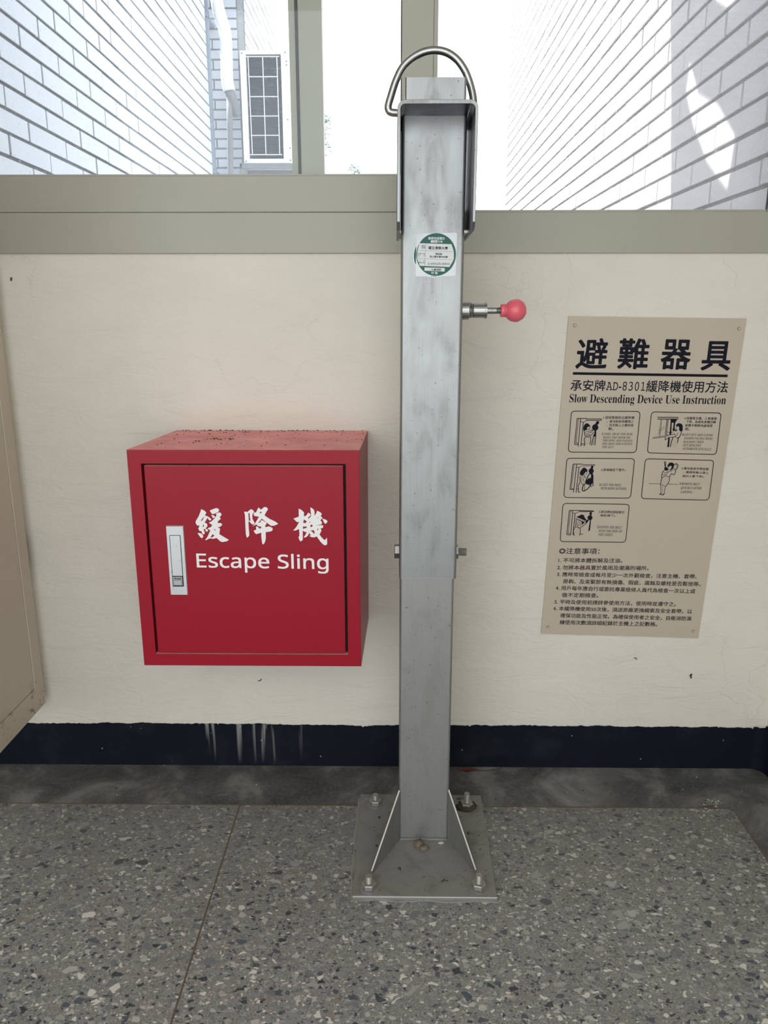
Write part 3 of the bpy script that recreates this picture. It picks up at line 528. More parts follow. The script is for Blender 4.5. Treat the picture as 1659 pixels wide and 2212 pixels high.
SIGN_LINES=[([(0.38983,0.84184),(0.40999,0.84188)],0.00148),([(0.38983,0.84184),(0.38788,0.78652),(0.39596,0.78572)],0.00148),([(0.39278,0.84132),(0.39068,0.78896),(0.39578,0.7887)],0.00106),([(0.39729,0.84132),(0.39568,0.78165)],0.00148),([(0.4036,0.83387),(0.4013,0.78167)],0.00148),([(0.40171,0.7879),(0.40867,0.78791)],0.00106),([(0.40187,0.78546),(0.40882,0.78548)],0.00106),([(0.39729,0.84132),(0.39773,0.83439),(0.40467,0.83387),(0.41078,0.83788),(0.40999,0.84188)],0.00116),([(0.41006,0.84081),(0.44083,0.84086),(0.44102,0.83819),(0.41078,0.83788)],0.00148),([(0.41674,0.82801),(0.41828,0.8248),(0.41799,0.82105),(0.41524,0.81837),(0.41204,0.81836)],0.00106),([(0.40639,0.81513),(0.40921,0.80438),(0.4188,0.80467)],0.00148),([(0.40916,0.81353),(0.41279,0.81514),(0.41712,0.81408),(0.41331,0.80708),(0.40926,0.81191)],0.00085),([(0.41691,0.8173),(0.42333,0.81677),(0.42737,0.82)],0.00106),([(0.41818,0.81408),(0.41996,0.8114),(0.42543,0.81731)],0.00127),([(0.41587,0.8087),(0.42141,0.80548),(0.42777,0.8141)],0.00127),([(0.40935,0.80223),(0.40756,0.79683),(0.40968,0.78873),(0.40899,0.78277)],0.00148),([(0.42042,0.8044),(0.42179,0.79578),(0.42082,0.78604)],0.00148),([(0.40992,0.80169),(0.41949,0.80225)],0.00106),([(0.42689,0.80334),(0.42391,0.78388)],0.00159),([(0.42936,0.80226),(0.42758,0.78497)],0.00085),([(0.43169,0.80335),(0.4311,0.78443)],0.00159),([(0.41006,0.79953),(0.41086,0.79878)],0.00048),([(0.41305,0.79954),(0.41385,0.79878)],0.00048),([(0.41604,0.79954),(0.41684,0.79879)],0.00048),([(0.41903,0.79955),(0.41983,0.79879)],0.00048),([(0.41169,0.79657),(0.41248,0.79581)],0.00048),([(0.41468,0.79657),(0.41547,0.79582)],0.00048),([(0.41767,0.79658),(0.41847,0.79582)],0.00048),([(0.41032,0.79359),(0.41112,0.79284)],0.00048),([(0.41332,0.7936),(0.41411,0.79284)],0.00048),([(0.41631,0.7936),(0.41711,0.79285)],0.00048),([(0.4193,0.79361),(0.4201,0.79286)],0.00048),([(0.41195,0.79062),(0.41275,0.78987)],0.00048),([(0.41495,0.79063),(0.41574,0.78987)],0.00048),([(0.41794,0.79063),(0.41874,0.78988)],0.00048),([(0.41059,0.78764),(0.41138,0.78689)],0.00048),([(0.41358,0.78765),(0.41438,0.78689)],0.00048),([(0.41658,0.78766),(0.41738,0.7869)],0.00048),([(0.41957,0.78766),(0.42037,0.78691)],0.00048),([(0.55901,0.8445),(0.60374,0.8443)],0.00158),([(0.55935,0.84061),(0.60407,0.84084)],0.00158),([(0.56656,0.83999),(0.56626,0.80413)],0.00074),([(0.56868,0.83999),(0.56812,0.80413)],0.00074),([(0.57953,0.84001),(0.57889,0.80576)],0.00127),([(0.58218,0.84001),(0.58141,0.81329)],0.00127),([(0.5815,0.81222),(0.58107,0.80523)],0.00106),([(0.56261,0.8154),(0.5755,0.82586)],0.00058),([(0.56206,0.8095),(0.57581,0.82239)],0.00058),([(0.55313,0.80195),(0.57838,0.80549)],0.00063),([(0.55281,0.79953),(0.57911,0.80334),(0.58677,0.80685),(0.59987,0.80903)],0.00127),([(0.57918,0.80254),(0.57976,0.79607),(0.58721,0.80201),(0.59624,0.8023),(0.60187,0.80473)],0.00127),([(0.58141,0.81329),(0.58735,0.81223),(0.59525,0.81305)],0.00116),([(0.5815,0.81222),(0.58126,0.80899),(0.58515,0.80712)],0.00095),([(0.60087,0.82404),(0.60047,0.81975),(0.60386,0.81762)],0.00063),([(0.61271,0.81388),(0.61124,0.8069),(0.60861,0.80097),(0.60643,0.80151),(0.60715,0.79666),(0.60618,0.78991)],0.00158),([(0.59886,0.80849),(0.60187,0.80473),(0.60572,0.80904),(0.60436,0.81226)],0.00084),([(0.59578,0.80149),(0.59294,0.79178),(0.59206,0.78096)],0.00179),([(0.59994,0.80257),(0.60653,0.80043)],0.00106),([(0.59564,0.79718),(0.59646,0.79643)],0.00047),([(0.59863,0.79718),(0.59944,0.79643)],0.00047),([(0.60161,0.79719),(0.60243,0.79644)],0.00047),([(0.60459,0.7972),(0.60541,0.79644)],0.00047),([(0.59712,0.79422),(0.59793,0.79346)],0.00047),([(0.6001,0.79422),(0.60092,0.79347)],0.00047),([(0.60308,0.79423),(0.6039,0.79347)],0.00047),([(0.5956,0.79124),(0.59642,0.79049)],0.00047),([(0.59859,0.79125),(0.59941,0.79049)],0.00047),([(0.60157,0.79126),(0.60239,0.7905)],0.00047),([(0.60456,0.79126),(0.60538,0.79051)],0.00047),([(0.59708,0.78827),(0.59789,0.78752)],0.00047),([(0.60006,0.78828),(0.60088,0.78753)],0.00047),([(0.60305,0.78829),(0.60387,0.78753)],0.00047),([(0.59556,0.7853),(0.59638,0.78454)],0.00047),([(0.59855,0.7853),(0.59937,0.78455)],0.00047),([(0.60154,0.78531),(0.60236,0.78455)],0.00047),([(0.60453,0.78531),(0.60535,0.78456)],0.00047),([(0.59704,0.78232),(0.59785,0.78157)],0.00047),([(0.60003,0.78233),(0.60084,0.78157)],0.00047),([(0.60302,0.78233),(0.60383,0.78158)],0.00047),([(0.38704,0.74343),(0.40697,0.74347)],0.0015),([(0.38704,0.74343),(0.38387,0.68782),(0.39204,0.68757)],0.0015),([(0.38975,0.74316),(0.38649,0.6895)],0.00107),([(0.3949,0.74262),(0.39188,0.68115)],0.0015),([(0.40016,0.73604),(0.39762,0.6806)],0.0015),([(0.395,0.73658),(0.40095,0.73632),(0.40665,0.7399)],0.00107),([(0.39792,0.68898),(0.40284,0.68843)],0.00097),([(0.387,0.69006),(0.39194,0.68924)],0.00097),([(0.40648,0.74265),(0.43396,0.74243),(0.4333,0.74024),(0.40721,0.73963)],0.00107),([(0.4171,0.72837),(0.41823,0.72342),(0.41655,0.7201),(0.41226,0.71954)],0.00086),([(0.4244,0.72398),(0.42105,0.71735),(0.4169,0.70626)],0.00215),([(0.41303,0.69904),(0.4103,0.69068),(0.41062,0.68566),(0.41399,0.684),(0.41924,0.6868),(0.42434,0.69183),(0.42719,0.69796)],0.00204),([(0.41303,0.69904),(0.41834,0.70072),(0.42336,0.69851),(0.42654,0.69963)],0.00161),([(0.41516,0.6996),(0.41497,0.68568)],0.00107),([(0.40372,0.71786),(0.40455,0.70457),(0.40128,0.69622),(0.40169,0.68954),(0.40272,0.68173),(0.40652,0.68174)],0.0015),([(0.40644,0.70901),(0.40668,0.70513),(0.40978,0.69903),(0.41245,0.69959)],0.00097),([(0.40749,0.70957),(0.41185,0.70902),(0.41211,0.71345),(0.40865,0.71676),(0.40647,0.71289),(0.40694,0.70956)],0.00075),([(0.41179,0.71843),(0.41647,0.71291)],0.0014),([(0.41239,0.70902),(0.41278,0.70292)],0.00064),([(0.40422,0.70124),(0.40502,0.70046)],0.00048),([(0.40725,0.70124),(0.40806,0.70047)],0.00048),([(0.40563,0.69818),(0.40644,0.69741)],0.00048),([(0.40866,0.69819),(0.40947,0.69741)],0.00048),([(0.404,0.69512),(0.40481,0.69434)],0.00048),([(0.40704,0.69513),(0.40785,0.69435)],0.00048),([(0.40541,0.69206),(0.40622,0.69128)],0.00048),([(0.40845,0.69207),(0.40926,0.69129)],0.00048),([(0.40379,0.68899),(0.4046,0.68821)],0.00048),([(0.40683,0.689),(0.40764,0.68822)],0.00048),([(0.4052,0.68593),(0.40601,0.68515)],0.00048),([(0.40824,0.68594),(0.40905,0.68516)],0.00048),([(0.55273,0.70117),(0.57738,0.70057)],0.00086),([(0.59416,0.70034),(0.61613,0.69956)],0.00086),([(0.58214,0.75016),(0.58562,0.73537)],0.00139),([(0.58536,0.75017),(0.58562,0.73537)],0.00139),([(0.59148,0.73593),(0.59349,0.73154),(0.59518,0.73072)],0.00064),([(0.59422,0.73539),(0.59477,0.73528)],0.00096),([(0.60383,0.742),(0.60626,0.74474),(0.60948,0.74475),(0.6122,0.74147),(0.61181,0.73708),(0.60953,0.73268),(0.60807,0.73103)],0.0015),([(0.6051,0.73981),(0.60909,0.7431),(0.61004,0.73872),(0.60786,0.73323)],0.00075),([(0.60561,0.73432),(0.60848,0.72663),(0.60581,0.72056),(0.59963,0.7233),(0.59602,0.71557),(0.59678,0.70727),(0.59365,0.70006),(0.58933,0.69394)],0.00139),([(0.6039,0.73541),(0.60118,0.72991),(0.59384,0.72769),(0.58337,0.72436)],0.00096),([(0.58337,0.73042),(0.58004,0.72546),(0.57945,0.71994),(0.57867,0.71663),(0.58004,0.71332),(0.57832,0.70224),(0.57876,0.69724)],0.0015),([(0.57994,0.7205),(0.58744,0.72107),(0.59292,0.72604)],0.00096),([(0.57999,0.71387),(0.5871,0.71886),(0.59489,0.71612)],0.00129),([(0.57817,0.6978),(0.58244,0.69836),(0.58928,0.69449)],0.00086),([(0.57908,0.69669),(0.58119,0.67887)],0.00107),([(0.58318,0.69614),(0.58439,0.67944)],0.00064),([(0.58884,0.69338),(0.58824,0.67889)],0.00107),([(0.58215,0.71387),(0.58297,0.7131)],0.00048),([(0.58517,0.71388),(0.58599,0.71311)],0.00048),([(0.58819,0.71389),(0.58901,0.71312)],0.00048),([(0.59121,0.7139),(0.59204,0.71312)],0.00048),([(0.58348,0.71084),(0.58431,0.71006)],0.00048),([(0.58651,0.71084),(0.58733,0.71007)],0.00048),([(0.58953,0.71085),(0.59035,0.71008)],0.00048),([(0.59255,0.71086),(0.59338,0.71009)],0.00048),([(0.5818,0.70779),(0.58262,0.70701)],0.00048),([(0.58482,0.7078),(0.58565,0.70702)],0.00048),([(0.58784,0.7078),(0.58867,0.70703)],0.00048),([(0.59087,0.70781),(0.59169,0.70704)],0.00048),([(0.58313,0.70474),(0.58396,0.70397)],0.00048),([(0.58616,0.70475),(0.58699,0.70398)],0.00048),([(0.58918,0.70476),(0.59001,0.70399)],0.00048),([(0.59221,0.70477),(0.59304,0.70399)],0.00048),([(0.58145,0.70169),(0.58227,0.70092)],0.00048),([(0.58447,0.7017),(0.5853,0.70092)],0.00048),([(0.5875,0.70171),(0.58833,0.70093)],0.00048),([(0.59053,0.70171),(0.59135,0.70094)],0.00048),([(0.58278,0.69864),(0.58361,0.69787)],0.00048),([(0.58581,0.69865),(0.58664,0.69787)],0.00048),([(0.58884,0.69866),(0.58967,0.69788)],0.00048),([(0.59187,0.69866),(0.59269,0.69789)],0.00048),([(0.38534,0.64075),(0.40666,0.64081)],0.00153),([(0.38534,0.64075),(0.38278,0.58601),(0.39083,0.58518)],0.00153),([(0.38809,0.64047),(0.38568,0.58832),(0.39064,0.58834)],0.00109),([(0.39168,0.63992),(0.39287,0.63369),(0.3911,0.58518)],0.00153),([(0.39831,0.63428),(0.39641,0.58405)],0.00153),([(0.39198,0.63482),(0.39886,0.63428),(0.40576,0.6377)],0.00109),([(0.40666,0.64081),(0.43842,0.64006),(0.438,0.63808),(0.40575,0.63781)],0.0012),([(0.40673,0.63968),(0.43792,0.63938)],0.00087),([(0.42882,0.61961),(0.42334,0.61105),(0.41132,0.6013)],0.00142),([(0.4016,0.62521),(0.41358,0.61785),(0.42136,0.61617)],0.00065),([(0.40017,0.62179),(0.41087,0.61728),(0.41986,0.61389)],0.00153),([(0.4043,0.60813),(0.40354,0.61156),(0.40662,0.61499),(0.41064,0.61215),(0.41086,0.60873),(0.40485,0.60814)],0.00087),([(0.40485,0.60814),(0.40689,0.60186),(0.41187,0.6013)],0.00109),([(0.40997,0.6053),(0.41679,0.61046)],0.00076),([(0.4014,0.61952),(0.40121,0.6047),(0.39771,0.59897),(0.3971,0.59094),(0.39975,0.58348)],0.00142),([(0.4007,0.60412),(0.40916,0.60072)],0.00098),([(0.41108,0.60073),(0.41226,0.59501),(0.41187,0.58812),(0.41016,0.58467)],0.00131),([(0.41192,0.58726),(0.41881,0.58728),(0.41016,0.58467)],0.00076),([(0.40053,0.59783),(0.40135,0.59703)],0.00049),([(0.40361,0.59784),(0.40443,0.59704)],0.00049),([(0.40669,0.59785),(0.40751,0.59705)],0.00049),([(0.40977,0.59786),(0.41059,0.59706)],0.00049),([(0.40217,0.59469),(0.40299,0.59389)],0.00049),([(0.40526,0.5947),(0.40608,0.5939)],0.00049),([(0.40834,0.59471),(0.40916,0.59391)],0.00049),([(0.40073,0.59153),(0.40155,0.59073)],0.00049),([(0.40382,0.59154),(0.40464,0.59074)],0.00049),([(0.4069,0.59155),(0.40772,0.59075)],0.00049),([(0.40999,0.59156),(0.41081,0.59076)],0.00049),([(0.40238,0.58838),(0.4032,0.58758)],0.00049),([(0.40546,0.58839),(0.40628,0.58759)],0.00049),([(0.40855,0.5884),(0.40937,0.5876)],0.00049),([(0.3766,0.84945),(0.37696,0.85227),(0.37793,0.85446),(0.37952,0.85602),(0.38173,0.85695),(0.38456,0.85726),(0.51408,0.85686),(0.51689,0.85654),(0.51906,0.85559),(0.5206,0.85403),(0.52149,0.85184),(0.52175,0.84902),(0.52034,0.77679),(0.51996,0.77392),(0.51897,0.77168),(0.51735,0.77009),(0.51511,0.76915),(0.51225,0.76885),(0.38327,0.76978),(0.38042,0.77012),(0.37821,0.7711),(0.37665,0.77272),(0.37573,0.77497),(0.37546,0.77786),(0.3766,0.84945)],0.0016),([(0.54561,0.84808),(0.54598,0.85089),(0.54697,0.85306),(0.54856,0.8546),(0.55077,0.8555),(0.5536,0.85578),(0.68463,0.85392),(0.68744,0.85357),(0.68962,0.85261),(0.69116,0.85103),(0.69208,0.84883),(0.69236,0.84602),(0.69151,0.77311),(0.69116,0.77024),(0.69019,0.76803),(0.68858,0.76646),(0.68635,0.76555),(0.68349,0.76529),(0.55194,0.76801),(0.54909,0.76839),(0.54689,0.76939),(0.54533,0.77102),(0.54443,0.77328),(0.54417,0.77617),(0.54561,0.84808)],0.0016),([(0.37298,0.74831),(0.37336,0.75121),(0.37436,0.75347),(0.37598,0.75507),(0.37823,0.75603),(0.3811,0.75634),(0.51031,0.75572),(0.51316,0.75538),(0.51536,0.75441),(0.51691,0.75279),(0.51781,0.75054),(0.51806,0.74764),(0.51635,0.67694),(0.51596,0.67398),(0.51494,0.67168),(0.51329,0.67004),(0.51101,0.66907),(0.50811,0.66876),(0.37954,0.66963),(0.37665,0.66998),(0.37441,0.67098),(0.37283,0.67265),(0.3719,0.67497),(0.37164,0.67794),(0.37298,0.74831)],0.0016),([(0.54095,0.74735),(0.54132,0.75024),(0.54232,0.75247),(0.54394,0.75405),(0.54619,0.75497),(0.54906,0.75523),(0.67988,0.75251),(0.68273,0.75213),(0.68493,0.75112),(0.68649,0.74949),(0.68739,0.74722),(0.68765,0.74432),(0.68616,0.67291),(0.68577,0.66996),(0.68476,0.66768),(0.68312,0.66607),(0.68084,0.66513),(0.67794,0.66486),(0.54742,0.66756),(0.54452,0.66795),(0.54229,0.66899),(0.54071,0.67067),(0.53979,0.673),(0.53952,0.67597),(0.54095,0.74735)],0.0016),([(0.37041,0.6482),(0.37078,0.65119),(0.3718,0.65351),(0.37344,0.65515),(0.37572,0.65612),(0.37863,0.65642),(0.50682,0.65494),(0.50972,0.65458),(0.51196,0.65356),(0.51354,0.65188),(0.51446,0.64955),(0.51472,0.64656),(0.5133,0.57726),(0.51291,0.57421),(0.51188,0.57184),(0.51021,0.57015),(0.5079,0.56915),(0.50495,0.56883),(0.37722,0.56964),(0.37428,0.57),(0.37201,0.57103),(0.3704,0.57275),(0.36946,0.57514),(0.36919,0.5782),(0.37041,0.6482)],0.0016)]
SIGN_FILLS=[[(0.40607,0.82853),(0.40907,0.83147),(0.41332,0.83148),(0.4167,0.82855),(0.41831,0.82427),(0.41588,0.8248),(0.4123,0.82265),(0.41204,0.81836),(0.40744,0.8154),(0.40416,0.81674),(0.40425,0.82371)],[(0.4321,0.83658),(0.43695,0.83552),(0.43672,0.83125),(0.43375,0.82804),(0.4279,0.82803),(0.4302,0.83338)],[(0.42862,0.81732),(0.43181,0.81732),(0.43276,0.80335),(0.42529,0.80333),(0.42809,0.80926)],[(0.43613,0.82269),(0.43566,0.81971),(0.43393,0.81732),(0.43129,0.81599),(0.42826,0.81599),(0.42544,0.81731),(0.42339,0.81969),(0.42251,0.82267),(0.42299,0.82564),(0.42472,0.82803),(0.42736,0.82935),(0.43039,0.82936),(0.4332,0.82804),(0.43525,0.82566)],[(0.58694,0.84002),(0.60123,0.84004),(0.59812,0.83364),(0.59557,0.83257),(0.58805,0.83363)],[(0.58774,0.83416),(0.59039,0.83416),(0.59146,0.80794),(0.58774,0.80793)],[(0.59446,0.8331),(0.5979,0.83311),(0.59752,0.82296),(0.59923,0.816),(0.59561,0.81492),(0.59324,0.8176),(0.59434,0.82296)],[(0.59855,0.81761),(0.60429,0.81869),(0.60049,0.81386)],[(0.58571,0.80093),(0.58944,0.80094),(0.58939,0.78095),(0.58539,0.78095)],[(0.59968,0.82831),(0.60208,0.83098),(0.60619,0.83232),(0.61167,0.83046),(0.61409,0.82726),(0.61501,0.81764),(0.61324,0.81388),(0.60884,0.81548),(0.60731,0.81762),(0.60707,0.82298),(0.6047,0.82565),(0.60113,0.82404)],[(0.40287,0.72283),(0.40317,0.72669),(0.40757,0.73386),(0.41119,0.73634),(0.4162,0.73388),(0.41888,0.73003),(0.41859,0.72617),(0.41609,0.72727),(0.4136,0.72396),(0.41115,0.72009),(0.40912,0.71787),(0.40416,0.71952)],[(0.42658,0.73995),(0.43089,0.73996),(0.43076,0.73391),(0.42537,0.7339)],[(0.42386,0.72398),(0.43034,0.724),(0.4326,0.71848),(0.43388,0.6952),(0.43198,0.69519),(0.43181,0.70186),(0.42882,0.69796),(0.43054,0.69241),(0.42861,0.69296),(0.42654,0.69963),(0.42109,0.70017),(0.41441,0.70293),(0.41838,0.70848),(0.4235,0.71293),(0.42729,0.71294),(0.42739,0.71957)],[(0.43272,0.72869),(0.43233,0.72618),(0.43089,0.72416),(0.42869,0.72303),(0.42617,0.72303),(0.42382,0.72414),(0.42212,0.72615),(0.42139,0.72866),(0.42179,0.73117),(0.42323,0.73318),(0.42543,0.7343),(0.42795,0.73431),(0.43029,0.7332),(0.43199,0.73119)],[(0.58386,0.73701),(0.58923,0.73703),(0.59237,0.73209),(0.58993,0.72933),(0.58498,0.73042),(0.58322,0.73207)],[(0.58967,0.73812),(0.5903,0.74306),(0.59368,0.74718),(0.59956,0.74746),(0.60304,0.74473),(0.60383,0.742),(0.60282,0.73541),(0.59892,0.73101),(0.59531,0.72935),(0.59755,0.7343),(0.59913,0.7376),(0.59694,0.74088),(0.59187,0.73758),(0.59094,0.73593)],[(0.57641,0.67774),(0.58084,0.6797),(0.58422,0.67832),(0.58006,0.67635)],[(0.58176,0.67552),(0.58639,0.67832),(0.58927,0.67945),(0.58767,0.67609),(0.58343,0.67496)],[(0.42986,0.6372),(0.43423,0.63722),(0.43472,0.62985),(0.42976,0.6304)],[(0.43156,0.61962),(0.43375,0.61963),(0.43337,0.59622),(0.42943,0.59334),(0.43066,0.60822)],[(0.42337,0.61902),(0.42714,0.62017),(0.42897,0.61733),(0.42385,0.61162),(0.42147,0.61446)],[(0.40153,0.62634),(0.40687,0.62863),(0.41268,0.63205),(0.41775,0.6298),(0.41972,0.6247),(0.42385,0.62016),(0.42184,0.61731),(0.41621,0.61957),(0.41055,0.6224),(0.4038,0.62522)],[(0.41266,0.615),(0.421,0.61332),(0.41466,0.60931)],[(0.43672,0.62447),(0.43634,0.622),(0.43495,0.62002),(0.43283,0.61891),(0.43039,0.6189),(0.42812,0.62),(0.42647,0.62197),(0.42577,0.62443),(0.42615,0.6269),(0.42754,0.62888),(0.42966,0.62998),(0.4321,0.62999),(0.43436,0.6289),(0.43602,0.62693)],[(0.37508,0.93864),(0.69735,0.93381),(0.69762,0.92839),(0.37541,0.93322)]]
BOX_BRUSH=[[[(-0.35757,0.70278),(-0.35108,0.69937),(-0.34838,0.69551),(-0.35158,0.69076),(-0.34665,0.68905),(-0.34591,0.68733),(-0.35282,0.6765),(-0.34911,0.67521),(-0.34761,0.67218),(-0.34865,0.66871),(-0.35221,0.66522),(-0.35573,0.66242),(-0.35345,0.65825),(-0.35451,0.65432),(-0.35666,0.6537),(-0.35865,0.65562),(-0.35924,0.65997),(-0.36342,0.66039),(-0.36524,0.66517),(-0.36238,0.67083),(-0.3674,0.67125),(-0.36985,0.67644),(-0.36897,0.67991),(-0.36343,0.68857),(-0.35957,0.69719)],[(-0.36017,0.67994),(-0.35562,0.686),(-0.3527,0.68877),(-0.35676,0.68081)],[(-0.35752,0.66781),(-0.35507,0.67389),(-0.35406,0.66956)]],[[(-0.35221,0.66522),(-0.34889,0.66436),(-0.34696,0.66132),(-0.34921,0.6587),(-0.35181,0.66043)]],[[(-0.36699,0.6569),(-0.36115,0.65604),(-0.35717,0.65213),(-0.3569,0.64951),(-0.35919,0.64644),(-0.36206,0.64774),(-0.36554,0.65297)]],[[(-0.34184,0.70026),(-0.32989,0.70501),(-0.32537,0.70374),(-0.32413,0.70031),(-0.32699,0.69686),(-0.33639,0.69296),(-0.33881,0.69467)]],[[(-0.34663,0.68948),(-0.33943,0.68346),(-0.34211,0.68043),(-0.34571,0.68344)]],[[(-0.33964,0.69166),(-0.33484,0.69081),(-0.33207,0.6878),(-0.33641,0.68503)]],[[(-0.33133,0.69384),(-0.32448,0.69687),(-0.32081,0.69516),(-0.32017,0.69129),(-0.32414,0.6874),(-0.32179,0.68438),(-0.32705,0.68004),(-0.32851,0.67614),(-0.32222,0.67616),(-0.31969,0.67314),(-0.32256,0.66966),(-0.329,0.66703),(-0.32484,0.66618),(-0.32456,0.66357),(-0.3263,0.65442),(-0.30877,0.64311),(-0.31312,0.64047),(-0.32079,0.63895),(-0.32496,0.63999),(-0.33175,0.64697),(-0.33733,0.6452),(-0.34487,0.64605),(-0.35095,0.64297),(-0.35393,0.64252),(-0.34892,0.6491),(-0.34273,0.66177),(-0.348,0.66523),(-0.34625,0.66654),(-0.34111,0.6683),(-0.33879,0.67221),(-0.34485,0.67652),(-0.33967,0.67914),(-0.33435,0.68434),(-0.33075,0.6891),(-0.32935,0.69169)],[(-0.33591,0.66353),(-0.33416,0.66484),(-0.33273,0.66006)],[(-0.34355,0.64711),(-0.33917,0.65464),(-0.33573,0.65133),(-0.33882,0.6487)]],[[(-0.2776,0.6979),(-0.27425,0.6982),(-0.272,0.69732),(-0.26487,0.70295),(-0.26148,0.70178),(-0.25877,0.69796),(-0.26148,0.69499),(-0.2625,0.69114),(-0.26275,0.68521),(-0.2612,0.68106),(-0.25878,0.67691),(-0.26003,0.67452),(-0.26267,0.67332),(-0.26493,0.67451),(-0.26766,0.67807),(-0.26989,0.67973),(-0.27035,0.67568),(-0.27043,0.66733),(-0.26985,0.65657),(-0.27023,0.65177),(-0.27177,0.64967),(-0.27476,0.64743),(-0.2762,0.65415),(-0.27649,0.66731),(-0.27637,0.6828),(-0.27629,0.6911)],[(-0.26978,0.69538),(-0.26749,0.69539),(-0.26725,0.68757),(-0.26639,0.68075),(-0.26957,0.68044),(-0.26964,0.68816)]],[[(-0.25969,0.69648),(-0.25537,0.69678),(-0.25069,0.70624),(-0.24707,0.7036),(-0.24599,0.70183),(-0.24065,0.70656),(-0.23775,0.70745),(-0.23493,0.70628),(-0.23265,0.70305),(-0.23581,0.69832),(-0.23981,0.69121),(-0.23115,0.68472),(-0.22041,0.67941),(-0.21452,0.67497),(-0.22184,0.67137),(-0.2282,0.67075),(-0.23603,0.67698),(-0.24506,0.6848),(-0.25217,0.67663),(-0.25634,0.67334),(-0.2634,0.66974),(-0.25919,0.67393),(-0.25427,0.68168),(-0.25025,0.68851),(-0.2591,0.68997),(-0.25986,0.69233)],[(-0.2485,0.69651),(-0.24671,0.69829),(-0.24472,0.6977),(-0.24627,0.69474),(-0.2477,0.69503)]],[[(-0.25575,0.67364),(-0.25219,0.67622),(-0.2475,0.67813),(-0.24666,0.682),(-0.24278,0.68112),(-0.23633,0.67668),(-0.23699,0.6746),(-0.23914,0.67102),(-0.23897,0.66804),(-0.23284,0.66984),(-0.22772,0.66807),(-0.22521,0.66569),(-0.22592,0.66211),(-0.22917,0.66),(-0.23875,0.65847),(-0.23903,0.64647),(-0.24062,0.63985),(-0.24279,0.63592),(-0.24546,0.6344),(-0.24646,0.63862),(-0.24743,0.65065),(-0.24716,0.65755),(-0.25301,0.65573),(-0.25681,0.6547),(-0.25904,0.65661),(-0.26133,0.66139),(-0.25645,0.6635),(-0.25648,0.66977),(-0.25306,0.66888),(-0.25086,0.66621),(-0.24888,0.66532),(-0.2468,0.66682),(-0.24698,0.6695),(-0.25072,0.66967),(-0.25356,0.67085)]],[[(-0.17562,0.7044),(-0.17042,0.70176),(-0.16595,0.69735),(-0.16573,0.69499),(-0.16639,0.69144),(-0.16444,0.68908),(-0.16093,0.69205),(-0.15766,0.6969),(-0.15345,0.69325),(-0.15407,0.69089),(-0.15876,0.68673),(-0.15738,0.68483),(-0.15265,0.6903),(-0.15306,0.69739),(-0.15381,0.70682),(-0.14974,0.70477),(-0.14667,0.70124),(-0.14595,0.69505),(-0.14692,0.69032),(-0.14309,0.69506),(-0.14125,0.70038),(-0.13558,0.69774),(-0.13267,0.6945),(-0.13312,0.69213),(-0.13515,0.69094),(-0.13189,0.6874),(-0.13239,0.68533),(-0.13561,0.68235),(-0.13282,0.6785),(-0.13288,0.67553),(-0.13434,0.67404),(-0.14388,0.67192),(-0.13207,0.67256),(-0.13038,0.67078),(-0.13072,0.66809),(-0.13334,0.66659),(-0.13682,0.66539),(-0.13425,0.6642),(-0.13401,0.66182),(-0.13763,0.65402),(-0.1337,0.64864),(-0.12889,0.64355),(-0.12714,0.64416),(-0.12389,0.6482),(-0.1235,0.63785),(-0.12444,0.63423),(-0.12706,0.63332),(-0.13051,0.63421),(-0.13562,0.63962),(-0.1429,0.65041),(-0.14872,0.64847),(-0.1539,0.64947),(-0.1573,0.65186),(-0.15324,0.65277),(-0.15578,0.65516),(-0.15658,0.65785),(-0.15841,0.65395),(-0.16198,0.64974),(-0.1649,0.64853),(-0.16779,0.6484),(-0.1642,0.65333),(-0.16175,0.65903),(-0.1652,0.65932),(-0.16917,0.6617),(-0.16926,0.64732),(-0.16964,0.64371),(-0.17349,0.64039),(-0.17601,0.64369),(-0.17748,0.64909),(-0.17581,0.6509),(-0.17536,0.65689),(-0.176,0.66526),(-0.17951,0.66316),(-0.18301,0.66195),(-0.18704,0.66206),(-0.18169,0.66763),(-0.17807,0.6736),(-0.17534,0.67866),(-0.17852,0.67824),(-0.18078,0.67954),(-0.18579,0.68516),(-0.18057,0.68695),(-0.17564,0.68904)],[(-0.1663,0.68374),(-0.16518,0.68256),(-0.16065,0.6799),(-0.16362,0.67632),(-0.16591,0.67661),(-0.16791,0.6772)],[(-0.16838,0.67006),(-0.16552,0.66947),(-0.16147,0.67008),(-0.16154,0.6674),(-0.16851,0.66499)],[(-0.15488,0.66891),(-0.15422,0.67249),(-0.15247,0.67368),(-0.15048,0.6725),(-0.15055,0.66952)],[(-0.15447,0.66175),(-0.14839,0.66296),(-0.1465,0.65759),(-0.14886,0.65518),(-0.14966,0.65818)],[(-0.142,0.66537),(-0.13913,0.66538),(-0.14122,0.66179)],[(-0.14215,0.6853),(-0.14097,0.68678),(-0.13836,0.68827),(-0.14012,0.68619)],[(-0.15642,0.67694),(-0.1558,0.67873),(-0.15405,0.67962),(-0.15467,0.67784)]],[[(-0.13211,0.68533),(-0.12612,0.68357),(-0.12215,0.68061),(-0.12336,0.67734),(-0.12627,0.67508),(-0.12825,0.67673)]]]
BOX_TEXT=[('Escape Sling', 'H', -0.37205, 0.58889, -0.12218, 0.58632, 0.02701), ('PUSH', 'H', -0.41531, 0.56584, -0.40293, 0.5659, 0.00335)]
